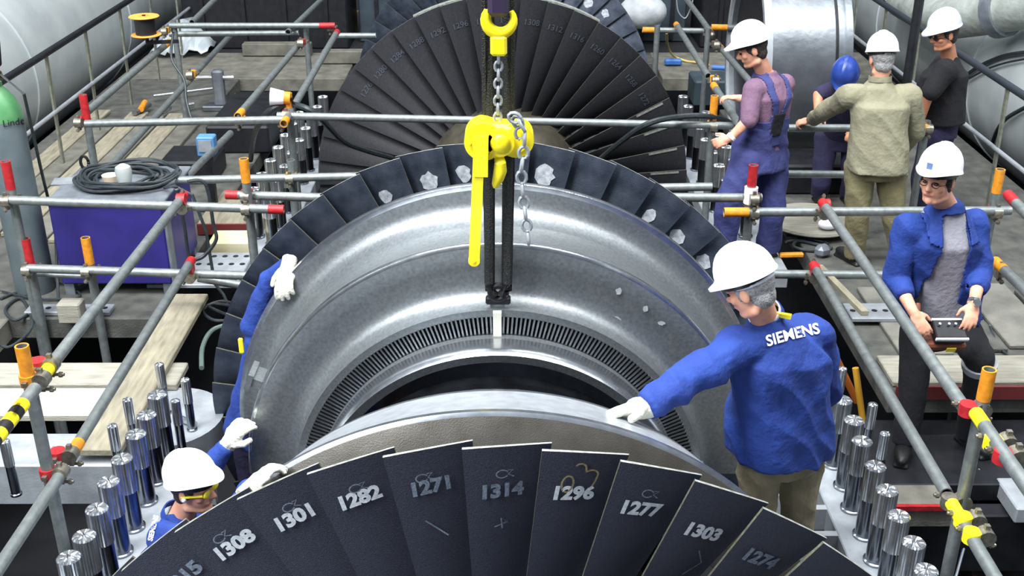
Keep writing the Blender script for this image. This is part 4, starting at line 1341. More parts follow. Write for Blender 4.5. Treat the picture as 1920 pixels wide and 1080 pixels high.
# --- man in overalls
J = jt(hd=(1410, 92, 7.86), nk=(1437, 135, 7.92), pl=(1425, 275, 7.98), sh=[(1414, 168, 7.80), (1470, 158, 8.00)], el=[(1404, 224, 7.72), (1446, 190, 8.36)],
       wr=[(1368, 260, 7.70), (1384, 184, 8.42)], hp=[(1405, 300, 7.88), (1446, 298, 8.04)], kn=[(1368, 375, 7.84), (1448, 400, 8.0)])
legs(J, [(J['kn'][0].x + .0, 7.92, 0), (J['kn'][1].x + .02, 8.1, 0)])
J['toe'] = [V((-1, -.2, 0))] * 2
J['tilt'] = 0.1
p3 = person('man in white helmet, mauve shirt and blue overalls facing the far studs', J, (-.92, .08, -.36), (-.5, .85, 0), None, M_skin, M_hairD, M_hat, .05,
            hands=({'d': (-.85, .1, -.35), 'n': (0, -.8, .5), 't': 1, 'curl': (.5, .6, .5)}, None))
p3sh = upper(p3, J, M_purp, 'shirt', sleeve=1.15, wid=1.0, dep=1.0, seed=7, drop=.0)
side, bf, mid, wa, pl = J['side'], J['bf'], J['mid'], J['wa'], J['pl']
trousers(p3, J, M_over, 'overalls', fat=1.22, fold=.018, seed=11, top=.2)
def bib_cond(p):
    d = p - mid; x = d.dot(side); y = (p - wa).dot(bf)
    h = (p.z - wa.z) / (mid.z - wa.z)
    if y < -.02:
        return (h < .25 and abs(x) < .07) or (h < .05) or (h >= .1 and abs(abs(x) - .015 - .075 * min(1, h)) < .026)
    return (h < .55 and abs(x) < .12) or (h >= .5 and abs(abs(x) - .085) < .026)
shell_from(p3sh, lambda p: bib_cond(p) and p.z > pl.z + .05 and abs((p - mid).dot(side)) < .155, .005, M_over, 'bib_and_straps', p3)
shell_from(p3sh, lambda p: (p - wa).dot(bf) < -.05 and abs((p - mid).dot(side)) < .05 and -.1 < p.z - wa.z < .07, .012, M_blk, 'back_patch', p3)
d = (J['wr'][0] - J['el'][0]).normalized(); MB().tube(J['wr'][0] - d * .03, J['wr'][0] - d * .005, .036, n=16).build('wrist_watch', M_white, p3)

# --- man in the olive jacket, back to us
J = jt(hd=(1653, 112, 7.98), nk=(1650, 150, 7.96), pl=(1645, 285, 7.90), sh=[(1594, 178, 7.94), (1706, 180, 7.94)], el=[(1552, 205, 8.18), (1716, 248, 8.0)],
       wr=[(1520, 226, 8.40), (1692, 282, 8.2)], hp=[(1612, 315, 7.92), (1668, 315, 7.92)], kn=[(1608, 400, 7.88), (1676, 405, 7.90)])
legs(J, [at(1600, 493, Z=0), at(1690, 496, Z=0)])
J['toe'] = [V((-.5, 1, 0)), V((.3, 1, 0))]
p4 = person('man in white helmet and olive jacket seen from behind, one hand on the rail', J, (-.05, 1, -.25), (0, 1, 0), None, M_skin, M_hairG, M_hat, .05,
            hands=({'d': (-.9, .3, -.25), 'n': (0, -.3, .95), 't': 1, 'curl': (.7, .7, .5)}, None))
upper(p4, J, M_beige, 'jacket', sleeve=1.92, wid=1.08, dep=1.1, seed=14, drop=.13, fat=1.1, fold=.014)
collar_ring(p4, J, M_beige, 'collar', .082, .03)
trousers(p4, J, M_olive, fat=1.08, seed=15, fold=.014)

# --- man in the black tee
J = jt(hd=(1770, 64, 8.72), nk=(1782, 110, 8.80), pl=(1762, 222, 8.84), sh=[(1774, 132, 8.62), (1770, 122, 9.0)], el=[(1740, 178, 8.56), (1730, 165, 9.05)],
       wr=[(1728, 222, 8.62), (1722, 215, 8.95)], hp=[(1755, 245, 8.76), (1765, 245, 8.92)])
J['kn'] = [J['hp'][0] + V((-.05, 0, -.42)), J['hp'][1] + V((-.03, 0, -.42))]
legs(J, [(J['hp'][0].x, 8.78, 0), (J['hp'][1].x + .03, 8.95, 0)])
J['toe'] = [V((-1, -.1, 0))] * 2
p5 = person('man in greyish white helmet, dark glasses and black tee by the right pipe', J, (-.95, -.22, -.22), (-.92, -.35, 0), None, M_skinT, M_hairD, M_hatG, .05)
upper(p5, J, M_blk, 'tee_shirt', sleeve=.85, wid=1.12, dep=1.25, seed=17, drop=.04, fat=1.15)
trousers(p5, J, M_dkblue, fat=1.1, seed=18)
f2, u2, s2, c2 = J['f'], J['u'], J['s'], J['hd']
mb = MB()
for k in (-1, 1):
    ell(mb, c2 + f2 * .098 + s2 * k * .033, .028, .007, .020, s2, f2, u2, n=12)
    mb.path([c2 + f2 * .095 + s2 * k * .055, c2 + s2 * k * .083], .004, n=6)
mb.build('dark_glasses', M_lens, p5)

# --- bending man in the blue helmet
J = jt(hd=(1584, 148, 8.95), nk=(1598, 172, 9.05), pl=(1580, 245, 9.35), sh=[(1556, 172, 9.02), (1622, 180, 9.05)], el=[(1534, 178, 8.95), (1640, 215, 8.95)],
       wr=[(1533, 214, 8.82), (1610, 240, 8.85)], hp=[(1550, 258, 9.35), (1600, 258, 9.35)])
J['kn'] = [J['hp'][0] + V((-.03, -.1, -.38)), J['hp'][1] + V((.0, -.1, -.38))]
legs(J, [(J['hp'][0].x - .02, 9.3, 0), (J['hp'][1].x, 9.3, 0)])
p6 = person('bending man in blue helmet and dark tee half hidden behind the olive jacket', J, (-.35, -.75, -.62), (-.1, -1, -.3), V((-.2, -.5, 1)), M_skinT, M_hairD, M_hatB, .045)
upper(p6, J, M_dkblue, 'tee_shirt', sleeve=.8, seed=21, drop=.05)
trousers(p6, J, M_dkblue, seed=22)

# --- man low behind the numbered wheel on the left
J = jt(hd=(362, 914, 4.42), nk=(334, 968, 4.44), pl=(300, 1180, 4.50), sh=[(352, 1012, 4.62), (308, 1010, 4.24)], el=[(372, 905, 4.80), (410, 1030, 3.85)],
       wr=[(428, 832, 4.86), (476, 912, 3.34)], hp=[(310, 1230, 4.55), (290, 1230, 4.42)])
J['kn'] = [p + V((.05, 0, -.40)) for p in J['hp']]
legs(J, [V((p.x, p.y, p.z - .82)) for p in J['hp']])
J['tilt'] = 0.24
p7 = person('man in white helmet and yellow glasses low behind the numbered wheel on the left', J, (.95, -.30, .02), (.95, .1, 0), None, M_skin, M_hairD, M_hat, .035, hands=(False, False))
P7F = J['an']
jk7 = upper(p7, J, M_jack, 'jacket', sleeve=1.95, seed=24, fold=.012)
collar_ring(p7, J, M_jack, 'collar', .084, .03)
trousers(p7, J, M_dkblue, seed=25)
f2, u2, s2, c2 = J['f'], J['u'], J['s'], J['hd']
mb = MB()
for k in (-1, 1):
    ell(mb, c2 + f2 * .098 + s2 * k * .036 + u2 * .004, .030, .008, .019, s2, f2, u2, n=12)
    mb.path([c2 + f2 * .09 + s2 * k * .060 + u2 * .006, c2 + f2 * .03 + s2 * k * .082 + u2 * .004, c2 + s2 * k * .086 - f2 * .01], .0065, n=8)
mb.build('safety_glasses', M_yel2, p7)
mb = MB()
for k in (-1, 1): mb.ball(c2 + s2 * k * .087 - u2 * .012 + f2 * .004, .013, n=10)
mb.build('ear_plug', M_white, p7)
mb = MB(); ell(mb, c2 + f2 * .085 - u2 * .06, .022, .006, .006, s2, f2, u2, n=10); mb.build('mouth', MATS['lips'], p7)
glove(p7, J['wr'][0], at(452, 795, Y=4.86) - J['wr'][0], (-.4, -.7, .5), 1, (.5, .6, .5), 1.2)
glove(p7, J['wr'][1], at(508, 876, Y=3.42) - J['wr'][1], (-.5, -.1, .8), -1, (.35, .4, .3), .95)
print_on(jk7, 'SIEMENS', 281, 1014, 293, 966, 9, M_hat, bold=.045)

# --- man behind the hoisted casing
J = jt(hd=(570, 560, 5.57), nk=(525, 590, 5.57), pl=(482, 800, 5.57), sh=[(565, 660, 5.57), (475, 610, 5.57)], el=[(610, 720, 5.57), (505, 525, 5.58)],
       wr=[(650, 780, 5.57), (548, 488, 5.52)], hp=[(515, 835, 5.57), (465, 835, 5.57)])
J['kn'] = [p + V((0, 0, -.40)) for p in J['hp']]
legs(J, [V((p.x, p.y, p.z - .80)) for p in J['hp']])
P8F = J['an']
p8 = person('man in blue jacket mostly hidden behind the casing half, gloved hand on its rim', J, (.6, -.5, -.4), (.1, -1, 0), None, M_skin, M_hairD, None, hands=(None, False))
upper(p8, J, M_jack, 'jacket', sleeve=1.95, wid=.95, dep=.72, seed=28, drop=.12, fat=.9)
trousers(p8, J, M_dkblue, seed=29, fat=.85)
glove(p8, at(540, 500, Y=5.45), at(532, 535, Y=5.36) - at(540, 500, Y=5.45), (-.2, -.9, .4), 1, (.35, .4, .3), 1.15)
mb = MB(); mb.box(at(452, 648, Y=5.44), (.025, .02, .09), bev=.005); mb.build('yellow_clip', M_yellow, p8)
# ------------------------------------------------------------------ left side: cabinet, gas cylinder, planks
def hole_plate(x0, x1, y0, y1, z, cols, rows, rad, m, name, label, cat):
    """steel plate with rows of round holes shown as dark sunk discs"""
    mb = MB(); mb.box(((x0 + x1) / 2, (y0 + y1) / 2, z), (x1 - x0, y1 - y0, .03), bev=.004)
    for i in range(cols):
        for j in range(rows):
            c = V((x0 + (x1 - x0) * (i + .5) / cols, y0 + (y1 - y0) * (j + .5) / rows, z + .0155))
            mb.tube(c + V((0, 0, -.02)), c + V((0, 0, .001)), rad, n=12, mi=1)
    return solo(mb, name, [m, M_black], label, cat)

g = thing('cabinet', (-2.79, 7.75, 0), 'dark blue steel cabinet with coiled black cable on its grey top', 'cabinet')
MB().box((-2.79, 7.76, .40), (.80, .74, .62), bev=.012).build('body', M_blue, g)
MB().box((-2.79, 7.76, .722), (.84, .78, .025), bev=.006).build('top_plate', M_steelbox, g)
for sx in (-1, 1):
    for sy in (-1, 1): MB().box((-2.79 + sx * .36, 7.76 + sy * .32, .045), (.07, .07, .09)).build('foot', M_steelbox, g)
MB().path([V((-3.16, 8.1, .73)) + V((.03 * math.cos(t), 0, .05 + .05 * math.sin(t))) for t in [2 * PI * i / 16 for i in range(16)]], .012, n=8, closed=True).build('lifting_eye', M_dark, g)
MB().box((-2.385, 7.45, .34), (.02, .1, .5)).build('side_post', M_steelbox, g)
# coil of cable
rnd = random.Random(4)
mb = MB()
for k in range(11):
    r0 = rnd.uniform(.20, .34); cx = -2.74 + rnd.uniform(-.05, .05); cy = 7.78 + rnd.uniform(-.04, .04); ph = rnd.uniform(0, 6)
    pts = []
    for i in range(40):
        t = 2 * PI * i / 40
        pts.append(V((cx + r0 * 1.05 * math.cos(t), cy + r0 * .86 * math.sin(t), .745 + .012 * (k % 5) + .02 * math.sin(2 * t + ph) ** 2)))
    mb.path(pts, .0115, n=8, closed=True)
pts = [V((-2.42, 7.6, .76)), V((-2.3, 7.5, .80)), V((-2.18, 7.45, .76)), V((-2.1, 7.4, .5)), V((-2.08, 7.38, .1)), V((-2.02, 7.36, .02)), V((-1.95, 7.2, .01))]
mb.path(pts, .0115, n=8)
solo(mb, 'cable_coil', M_cable, 'tangled coil of black cable lying on top of the blue cabinet', 'cable')
solo(MB().lathe([(0, 0), (.045, 0), (.06, .10), (.052, .13), (.02, .15), (0, .15)], at(235, 345, Z=.79), 'Z', n=20), 'plastic_bottle', mat('cloudy_plastic', rgb(190, 198, 198), .4, 0, transm=.3), 'cloudy plastic bottle standing among the coiled cable', 'bottle')
solo(MB().lathe([(0, 0), (.05, 0), (.06, .05), (.055, .05), (.045, .01), (0, .01)], at(208, 340, Z=.76), 'Z', n=20), 'paper_cup', mat('cup_cream', rgb(220, 200, 178), .7), 'small cream cup lying inside the cable coil', 'cup')
solo(MB().box(at(128, 340, Z=.74), (.22, .15, .012), rot=.15), 'paper_sheet', M_flange, 'folded pale sheet on the left corner of the blue cabinet', 'paper')

g = thing('gas_cylinder', (-3.44, 7.5, 0), 'tall grey gas cylinder with green shoulder beside the blue cabinet', 'gas cylinder')
MB().lathe([(0, 0), (.135, 0), (.14, .02), (.14, 1.28), (.13, 1.34)], (-3.44, 7.5, 0), 'Z', n=32).build('body', mat('cylinder_grey', rgb(106, 118, 122), .45, .2, rgb(88, 100, 106), 6, .6), g)
MB().lathe([(.138, 1.3), (.135, 1.36), (.11, 1.44), (.07, 1.5), (.045, 1.53), (.045, 1.56), (0, 1.56)], (-3.44, 7.5, 0), 'Z', n=32).build('shoulder', mat('cylinder_green', rgb(74, 132, 84), .45, 0, rgb(96, 150, 104), 8, .7), g)
mb = MB(); mb.tube((-3.44, 7.5, 1.55), (-3.44, 7.5, 1.66), .022, n=12); mb.tube((-3.44, 7.42, 1.62), (-3.44, 7.34, 1.62), .02, n=10); mb.tube((-3.37, 7.46, 1.62), (-3.50, 7.46, 1.62), .028, n=10)
mb.build('valve', mat('brass', rgb(150, 124, 70), .35, .8), g)
MB().tube((-3.41, 7.45, 1.70), (-3.37, 7.40, 1.86), .062, n=20).build('hand_wheel', M_dark, g)
MB().tube((-3.52, 7.40, 1.70), (-3.52, 7.36, 1.70), .045, n=20).build('gauge', M_chrome, g)
MB().box((-3.47, 7.372, 1.38), (.10, .03, .08), rot=-.1).build('paper_label', M_white, g)
print_on([c for c in g.children if c.name.startswith('body')][0], 'Linde', 6, 232, 46, 226, 13, M_dark, 'printed_name')
mb = MB(); mb.path([(-3.37, 7.46, 1.62), (-3.22, 7.42, 1.5), (-3.28, 7.6, .9), (-3.3, 7.7, .4), (-3.2, 7.3, .02), (-3.0, 7.2, .015)], .011, n=8)
solo(mb, 'gas_hose', M_cable, 'thin black hose hanging down from the gas cylinder valve', 'hose')

def plank(x0, x1, y0, y1, z, th, m, label, along='y', rot=0):
    mb = MB().box(((x0 + x1) / 2, (y0 + y1) / 2, z + th / 2), (x1 - x0, y1 - y0, th), bev=.006, rot=rot)
    return solo(mb, 'plank', m, label, 'plank')
plank(-2.36, -2.09, 5.22, 7.22, .052, .045, M_wood, 'long wooden plank slanting from the cross beam up to the cabinet side')
plank(-3.75, -2.0, 6.02, 6.30, .003, .045, M_woodX, 'grey wooden plank crossing over the pit, nearer the cabinet of the two')
plank(-3.75, -2.2, 5.66, 5.98, .003, .045, mat('plank_pale', rgb(178, 174, 162), .85, 0, rgb(152, 148, 136), 5, .8, .3, 30, stretch=(1, 6, 6)), 'palest wooden plank crossing over the pit, nearest the round stud pad')
plank(-2.5, -1.97, 8.95, 9.45, .003, .05, M_wood, 'short upper board behind the loose end of the red tipped cross rail')
plank(-2.5, -1.98, 8.55, 8.90, .003, .10, M_wood, 'thick board with a dark red front edge left of the yellow topped upright')
plank(-2.32, -2.0, 8.15, 8.42, .003, .09, mat('pale_yellow_board', rgb(206, 190, 130), .8, 0, rgb(220, 214, 186), 6, .8), 'small yellowish block below the dark red edged board')
solo(MB().box((-2.24, 8.535, .055), (.52, .02, .09)), 'edge_strip', mat('dark_red_strip', rgb(110, 40, 40), .7), 'dark red strip along the front of the thick board', 'strip')
hole_plate(-2.62, -1.95, 7.5, 8.1, .02, 8, 4, .022, M_flange, 'perforated_plate', 'perforated pale steel plate beside the blue cabinet', 'plate')
hole_plate(-3.35, -2.75, 7.05, 7.18, .02, 6, 1, .02, M_flange, 'perforated_plate', 'narrow perforated plate below the left end of the blue cabinet', 'plate')
solo(MB().box((-2.98, 6.98, .08), (.16, .12, .15), bev=.01), 'timber_block', M_woodX, 'small square timber block under the front of the blue cabinet', 'block')
# walkway boards along the left railing, one by one
rnd = random.Random(2)
for k in range(6):
    x = -4.55 + .22 * k
    plank(x, x + .20, 8.4 + rnd.uniform(-.4, .2), 12.0 + rnd.uniform(-.3, .1), .003, .035 + .003 * (k % 2), M_deckL if k % 2 else M_wood, '%s walkway board from the left pipe, lying behind the left railing posts' % ORD[k])
for k in range(5):
    x = 2.62 + .38 * k
    plank(x, x + .35, 6.45 + rnd.uniform(-.1, .1), 7.4 + rnd.uniform(-.1, .3), .003, .03, M_deck if k % 2 else mat('floor_board%d' % k, rgb(124, 122, 114), .85, 0, rgb(88, 88, 84), 5, .9, .3, 40), '%s grey floor board from the rotor side beneath the man with the control box' % ORD[k])
# loose cables on the left
def cable(pts, label, r=.011, m=None, z=None, nm='cable'):
    P = [V(p) for p in pts]
    Q = []
    for i in range(len(P) - 1):
        p0, p1, p2, p3 = P[max(i - 1, 0)], P[i], P[i + 1], P[min(i + 2, len(P) - 1)]
        for j in range(8):
            t = j / 8
            Q.append(.5 * ((2 * p1) + (p2 - p0) * t + (2 * p0 - 5 * p1 + 4 * p2 - p3) * t * t + (3 * p1 - p0 - 3 * p2 + p3) * t ** 3))
    Q.append(P[-1])
    return solo(MB().path(Q, r, n=8), nm, m or M_cable, label, 'cable')
cable([at(a, b, Z=.015) for a, b in ((0, 560), (40, 548), (65, 575), (30, 600), (10, 580), (40, 560), (60, 610), (20, 650), (-10, 640))], 'loose black cable looping at the far left edge of the deck')
cable([at(a, b, Z=.02) for a, b in ((0, 545), (70, 560), (150, 556), (110, 530), (30, 540))], 'thin black cable in front of the gas cylinder foot', .008)
cable([at(a, b, Z=.02) for a, b in ((355, 560), (390, 575), (430, 590), (445, 575), (415, 565), (380, 580), (400, 600), (440, 598), (450, 580), (400, 570), (370, 590))], 'coil of black cable by the end of the long plank', .012)
cable([at(a, b, Z=.03) for a, b in ((445, 605), (400, 618), (380, 650), (378, 690))], 'green grey hose dropping into the dark pit beside the blade tips', .016, mat('hose_green', rgb(84, 100, 96), .6))
cable([at(352, 340, Y=7.3), at(385, 345, Y=7.3), at(400, 420, Y=7.3), at(405, 450, Y=7.28), at(382, 480, Y=7.25), at(362, 488, Y=7.2)], 'black cable hanging from the coil over the crossing tubes', .013)
cable([at(330, 350, Y=7.2), at(345, 420, Y=7.2), at(352, 470, Y=7.2), at(360, 500, Y=7.2)], 'short black cable hanging beside the cabinet corner', .012)
cable([at(325, 60, Y=10.3), at(322, 110, Y=10.2), at(345, 150, Y=10.1), at(350, 190, Y=10.0), at(360, 225, Y=9.9), at(366, 232, Y=9.8)], 'black cable hanging under the orange cable reel', .012)
cable([at(470, 300, Z=.05), at(478, 250, Z=.75), at(505, 208, Z=1.03), at(545, 196, Z=1.07), at(590, 212, Z=1.02), at(640, 262, Z=.7), at(680, 280, Z=.5), at(735, 296, Z=.3)], 'thick black hose arching over the long cross rail on the left', .024)
cable([at(1118, 305, Z=.5), at(1165, 265, Z=.8), at(1215, 232, Z=1.02), at(1275, 219, Z=1.03), at(1335, 219, Z=1.0), at(1375, 235, Z=.8), at(1385, 262, Z=.45)], 'thick black hose arching over the long cross rail on the right', .024)

# cable reel on the far left rail corner
rc = at(272, 48, X=-3.35)
g = thing('cable_reel', rc + V((0, 0, -.10)), 'orange cable reel at the corner of the far left scaffold rails', 'cable reel')
tl = Matrix.Rotation(.12, 3, 'X')
for z in (-.085, .085):
    mb = MB(); mb.lathe([(.05, z - .006), (.135, z - .006), (.14, z), (.135, z + .006), (.05, z + .006)], rc, 'Z', n=40, closed_prof=True)
    for a in range(4):
        t = PI / 2 * a; mb.bar(rc + V((.0, 0, z)), rc + V((.06 * math.cos(t), .06 * math.sin(t), z)), .03, .012)
    mb.build('disc', mat('reel_orange', rgb(240, 160, 70), .6) if z < 0 else MATS['reel_orange'], g)
MB().tube(rc + V((0, 0, -.08)), rc + V((0, 0, .08)), .095, n=28).build('wound_cable', M_black, g)
MB().tube(rc + V((0, 0, -.18)), rc + V((0, 0, .10)), .018, n=10).build('axle', M_dark, g)
MB().bar(rc + V((0, 0, -.16)), rc + V((.28, .06, -.16)), .04, .03).build('bracket', M_dark, g)

# blue instrument box on its stand
b0 = at(388, 325, Z=0)
g = thing('instrument_box', (-2.55, 9.15, 0), 'small light blue instrument box on a stand behind the cabinet', 'instrument box')
c = at(388, 272, Y=9.15)
MB().box(c, (.15, .12, .17), bev=.01).build('case', mat('box_blue', rgb(80, 130, 180), .5, 0), g)
MB().box(c + V((0, -.064, .01)), (.11, .01, .10)).build('face_plate', M_flange, g)
MB().box((c.x, 9.15, c.z / 2 - .045), (.06, .06, c.z - .085)).build('stand', M_dark, g)
MB().box((c.x, 9.15, .012), (.2, .18, .024)).build('base', M_dark, g)
# white lamp on the long rail
c = at(520, 182, Y=8.62)
g = thing('work_lamp', c + V((0, 0, -.08)), 'white cup shaped work lamp with orange band at the long cross rail', 'lamp')
d = V((-1, -.1, .12)).normalized()
a_, b_ = frame(d)
mb = MB(); mb.tube(c - d * .03, c + d * .055, .055, .07, n=24); mb.ball(c - d * .03, .055); mb.build('reflector', M_white, g)
MB().tube(c - d * .10, c - d * .05, .05, n=20).build('band', M_orange, g)
MB().path([c - d * .1, c - d * .14 + V((0, 0, -.05)), V((c.x + .12, 8.62, c.z - .14))], .015, n=8).build('arm', M_dark, g)
# tools scattered on the far left deck
def rod(p, q, r, label, m=None, nm='steel_rod', cat='rod'):
    return solo(MB().tube(p, q, r, n=12), nm, m or M_chrome, label, cat)
Zt = .075
rod(at(288, 180, Z=Zt), at(398, 166, Z=Zt), .018, 'long bright steel rod lying across the far left deck')
rod(at(252, 212, Z=Zt), at(280, 196, Z=Zt), .03, 'stubby steel tool with orange collar by the walkway boards', M_galv)
rod(at(264, 205, Z=Zt + .02), at(272, 192, Z=Zt + .02), .032, 'orange collar of a tool on the far left deck', M_orange, 'tool_collar', 'collar')
rod(at(300, 212, Z=Zt), at(318, 202, Z=Zt), .028, 'bright sleeve lying left of the slanting far tube', M_chrome, 'steel_sleeve', 'sleeve')
rod(at(345, 200, Z=Zt), at(362, 196, Z=Zt), .035, 'short bright sleeve lying right of the long steel rod', M_chrome, 'steel_sleeve', 'sleeve')
g = thing('drill_stand', at(412, 210, Z=0), 'grey drill stand at the edge of the far left opening', 'machine')
q = at(412, 205, Z=0)
MB().box(q + V((0, 0, .03)), (.34, .2, .06), bev=.01).build('base', M_galv, g)
MB().box(q + V((.02, 0, .25)), (.12, .12, .4), bev=.02).build('column', M_steelbox, g)
MB().tube(q + V((-.25, 0, .36)), q + V((.2, 0, .36)), .03, n=12).build('spindle', M_chrome, g)
mb = MB()
rnd = random.Random(9)
vs = []; nx, ny = 14, 8
c = at(352, 92, Z=.02)
for j in range(ny):
    for i in range(nx):
        u, v = i / (nx - 1), j / (ny - 1)
        vs.append(c + V(((u - .5) * .75 + rnd.uniform(-.03, .03), (v - .5) * .9, .03 + .34 * math.sin(PI * u) * math.sin(PI * v) + rnd.uniform(-.02, .07))))
fs = [(j * nx + i, j * nx + i + 1, (j + 1) * nx + i + 1, (j + 1) * nx + i) for j in range(ny - 1) for i in range(nx - 1)]
mb.add(vs, fs, 0, False)
o = solo(mb, 'plastic_sheet', mat('clear_film', rgb(214, 224, 230), .15, 0, transm=.35), 'crumpled clear plastic sheet heaped beyond the orange cable reel', 'plastic sheet')
sm = o.modifiers.new('t', 'SOLIDIFY'); sm.thickness = .01

# ------------------------------------------------------------------ dark machinery at the back
M_mach = mat('machine_blue_grey', rgb(66, 82, 92), .6, .2, rgb(36, 44, 52), 3, .9)
def block(c, size, m, label, cat='machine', nm='machine_block', ribs=0):
    g = thing(nm, (c[0], c[1], c[2] - size[2] / 2), label, cat)
    MB().box(c, size, bev=.02).build('housing', m, g)
    for k in range(ribs):
        x = c[0] - size[0] / 2 + size[0] * (k + .5) / ribs
        MB().box((x, c[1] - size[1] / 2 - .02, c[2]), (.05, .05, size[2] * .9)).build('rib', M_dark, g)
    return g
block((-3.2, 15.6, .55), (2.2, 1.0, 1.1), M_dark, 'dark machine housing behind the far left deck boards', ribs=4)
block((-1.5, 15.9, .45), (1.0, .8, .9), M_mach, 'blue grey machine housing left of the far rotor', ribs=2)
block((1.9, 15.9, .5), (1.2, .8, 1.0), M_mach, 'blue grey machine housing right of the far rotor', ribs=3)
block((3.4, 15.6, .55), (1.5, .9, 1.1), M_dark, 'dark machine housing behind the big steel cylinder', ribs=3)
block((-2.62, 11.3, .14), (.62, 1.3, .28), M_dark, 'low dark block standing in for the pit left of the far left studs', 'equipment')  # added box, its dark colour stands for the darkness of the pit
block((-2.9, 10.0, .11), (.5, .5, .22), M_dark, 'small dark block standing in for the pit behind the instrument box', 'equipment')  # second added box for the same dark pit
block((2.75, 9.72, .14), (.9, .5, .28), M_dark, 'low dark block added as the shaded underside of the big steel cylinder', 'shade block')  # dark box added where the cylinder's shadow side falls
block((2.65, 12.9, .05), (.9, .5, .3), M_mach, 'grey green equipment block in the far right opening', 'equipment')
for k, (px, py, w, lab) in enumerate(((520, 90, .9, 'left of two pale beams lying across the far left deck'), (655, 104, .7, 'right of two pale beams lying beside the far rotor'))):
    p = at(px, py, Z=.1); solo(MB().box((p.x, p.y, .09), (w, .16, .16), bev=.01), 'beam', M_deckL, lab, 'beam')
solo(MB().lathe([(0, 0), (.07, 0), (.05, .03), (.045, .22), (.10, .25), (.10, .30), (0, .30)], at(683, 60, Z=.0), 'Z', n=20), 'pedestal', mat('pedestal_ochre', rgb(150, 138, 110), .7), 'ochre pedestal standing left of the far rotor wheel', 'pedestal')
solo(MB().ball(at(1205, 22, Z=.55), (.32, .25, .22), n=20), 'wrapped_part', mat('white_wrap', rgb(196, 200, 204), .8, 0, rgb(150, 156, 160), 5, .8, .6, 10), 'white wrapped bundle right of the far rotor top', 'bundle')
solo(MB().box(at(1215, 42, Z=.3), (.34, .2, .07), bev=.02), 'blue_case', mat('case_blue', rgb(70, 130, 200), .5), 'light blue flat case below the white wrapped bundle', 'case')
solo(MB().box(at(1262, 116, Z=.05), (.22, .1, .08), bev=.02), 'blue_tool', mat('tool_blue', rgb(60, 110, 180), .5), 'blue hand tool lying on the far right deck boards', 'tool')
solo(MB().tube(at(1335, 126, Z=.03), at(1372, 128, Z=.03), .03, n=12), 'blue_torch', MATS['tool_blue'], 'slim blue torch lying before the steel cylinder opening', 'torch')
cable([at(a, b, Z=z) for a, b, z in ((1250, 62, .9), (1252, 85, .5), (1262, 104, .1), (1285, 114, .02), (1305, 117, .02), (1330, 122, .02))], 'yellow hose hanging down beside the far rotor', .014, mat('hose_yellow', rgb(200, 176, 96), .6), nm='air_hose')
cable([at(a, b, Y=13.2) for a, b in ((1268, -5), (1272, 22), (1285, 34), (1296, 12), (1300, -5))], 'thin pale cord hanging in a loop at the top right', .007, M_flange, nm='cord')

# ------------------------------------------------------------------ right side
solo(MB().lathe([(0, 0), (.36, 0), (.37, .012), (.36, .03), (0, .03)], at(1515, 428, Z=.0) + V((.02, 0, .06)), 'Z', n=40), 'round_cover', M_woodX, 'pale round cover plate lying behind the crossing guardrail', 'cover')
solo(MB().box(at(1515, 428, Z=0) + V((.02, .0, .031)), (.5, .4, .055), bev=.01), 'timber_block', M_dark, 'dark timber block under the pale round cover plate', 'block')
p = at(1553, 420, Z=.14)
solo(MB().ball(p, (.085, .06, .045), n=16), 'white_cap', M_white, 'small rounded white cap lying on the round cover plate', 'cap')
solo(MB().box(at(1484, 478, Z=.02), (.19, .045, .035), bev=.008, rot=.05), 'hand_tool', M_orange, 'orange handled tool lying by the foot of the overalls', 'tool')
solo(MB().box(at(1542, 470, Z=.05), (.12, .1, .1), bev=.03, rot=.4), 'steel_fitting', M_steelbox, 'grey steel fitting beside the shoe of the man in the olive jacket', 'fitting')
p = at(1614, 450, Z=0); solo(MB().box((p.x, p.y, .17), (.075, .03, .34)), 'marker_post', mat('marker_yellow', rgb(214, 184, 30), .6), 'short yellow marker post between the legs of the olive trousers', 'marker post')
rnd = random.Random(12)
cable([at(a, b, Z=.015) for a, b in ((1470, 455), (1510, 448), (1550, 456), (1530, 470), (1490, 464), (1500, 452), (1560, 466))], 'dark cable heaped behind the lower crossing rail', .014)
q0, q1 = at(1536, 500, X=2.22), at(1622, 588, X=2.22)
solo(MB().bar(q0, q1 + V((0, 0, 0)), .045, .03), 'batten', M_wood, 'pale timber batten tied along the lower right rail', 'batten')
hole_plate(2.42, 2.80, 6.88, 7.12, .048, 5, 1, .02, M_flange, 'perforated_plate', 'perforated pale plate on the boards at the elbow of the lettered jacket', 'plate')
plank(2.45, 3.75, 6.05, 6.40, .003, .035, M_woodX, 'pale board along the deck edge behind the legs of the man at the rail')
solo(MB().box((3.2, 5.985, .0), (1.5, .02, .09)), 'edge_strip', MATS['dark_red_strip'], 'dark red strip along the right deck edge behind the black trousers', 'strip')
solo(MB().box((2.34, 5.06, -.185), (.34, .025, .03)), 'edge_strip', M_red, 'bright red strip on the low step edge before the black boot', 'strip')
p, q = at(1560, 655, Z=.32), at(1606, 752, Z=-.1)
rod(p, q, .022, 'orange red strut slanting down behind the right stud row', mat('strut_orange', rgb(206, 110, 34), .6), 'strut', 'strut')
p, q = at(1604, 690, Z=.22), at(1618, 790, Z=-.12)
rod(p, q, .02, 'ochre strut just right of the dark slim stud', mat('strut_ochre', rgb(196, 146, 40), .6), 'strut', 'strut')
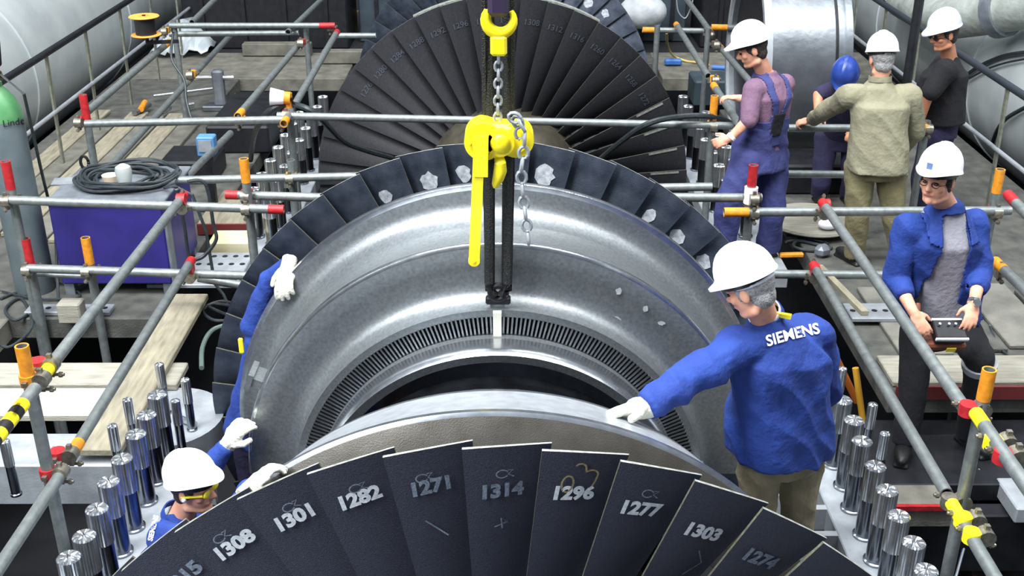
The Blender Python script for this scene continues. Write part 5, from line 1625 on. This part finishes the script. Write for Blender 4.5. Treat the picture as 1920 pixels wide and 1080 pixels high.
# low dark pipe in the pit
mb = MB(); mb.tube(at(1740, 1075, Z=-.9), at(1990, 935, Z=-.9), .33, n=36)
solo(mb, 'pit_pipe', mat('rust_black_pipe', rgb(40, 24, 24), .25, .3, rgb(20, 14, 16), 5, .8), 'glossy dark brown pipe down in the lower right pit', 'pipe')
mb = MB(); mb.path([at(1835, 880, Z=-.2), at(1838, 930, Z=-.4), at(1815, 1000, Z=-.5), at(1790, 1090, Z=-.6)], .008, n=6)
solo(mb, 'cord', M_steelbox, 'thin grey cord hanging into the lower right pit', 'cord')
# black cables on the right pipe
def on_pipe(pts):
    out = []
    for a, b in pts:
        r = px_ray(a, b); o = V((CAM.x - 6.0, CAM.z - .5)); d = V((r.x, r.z)); A = d.dot(d); B = 2 * o.dot(d); C = o.dot(o) - 1.15 ** 2
        D = B * B - 4 * A * C
        t = (-B - math.sqrt(D)) / (2 * A) if D > 0 else -B / (2 * A)
        out.append(CAM + r * t)
    return out
cable(on_pipe([(1800, 150), (1830, 128), (1862, 112), (1890, 103), (1925, 98)]), 'upper black cable arching over the right white pipe', .02)
cable(on_pipe([(1812, 150), (1850, 130), (1885, 118), (1925, 110)]), 'lower of the paired black cables arching over the right white pipe', .011)
cable(on_pipe([(1860, 270), (1872, 240), (1890, 220), (1925, 200)]), 'black cable curving down the right white pipe beside the railing post', .02)
cable([at(1868, 480, Z=.02), at(1880, 560, Z=.02), at(1872, 615, Z=.02), at(1905, 605, Z=.02), at(1930, 598, Z=.02)], 'thin black cable bent on the boards at the right edge', .009)
cable([at(1856, 610, Z=.04), at(1870, 645, Z=.02), at(1895, 672, Z=.02), at(1925, 700, Z=.02)], 'black cable running from the control box to the right edge', .009)
# loose pin and small parts on the round pad
rod(at(340, 785, Z=.022) , at(366, 796, Z=.022), .02, 'loose bright pin lying on the round pad behind the left studs', M_chrome, 'loose_pin', 'pin')
c = at(8, 850, Z=.0)
put(studS, 's', (at(8, 826, Z=.34).x, at(8, 826, Z=.34).y, 0), 'lone slim stud at the left photo edge on the cross beam', 'slim studs on the left pad')

# groups of repeats
for o in list(SC.objects):
    l = o.get('label', '')
    if 'walkway board' in l and o.name.startswith('plank'): o['group'] = 'walkway boards along the left railing'
    elif 'floor board from' in l: o['group'] = 'floor boards by the right guardrail'
    elif o.name.startswith('scaffold_guardrail') and l: o['group'] = 'scaffold guardrails'
    elif o.name.startswith('hand_railing') and l: o['group'] = 'hand railings along the big pipes'
    elif o.name.startswith('steam_pipe') and l: o['group'] = 'huge insulated pipes'
    elif o.name.startswith('machine_block') and l: o['group'] = 'machine housings at the back'
    elif 'wooden plank crossing over the pit' in l: o['group'] = 'planks over the left pit'
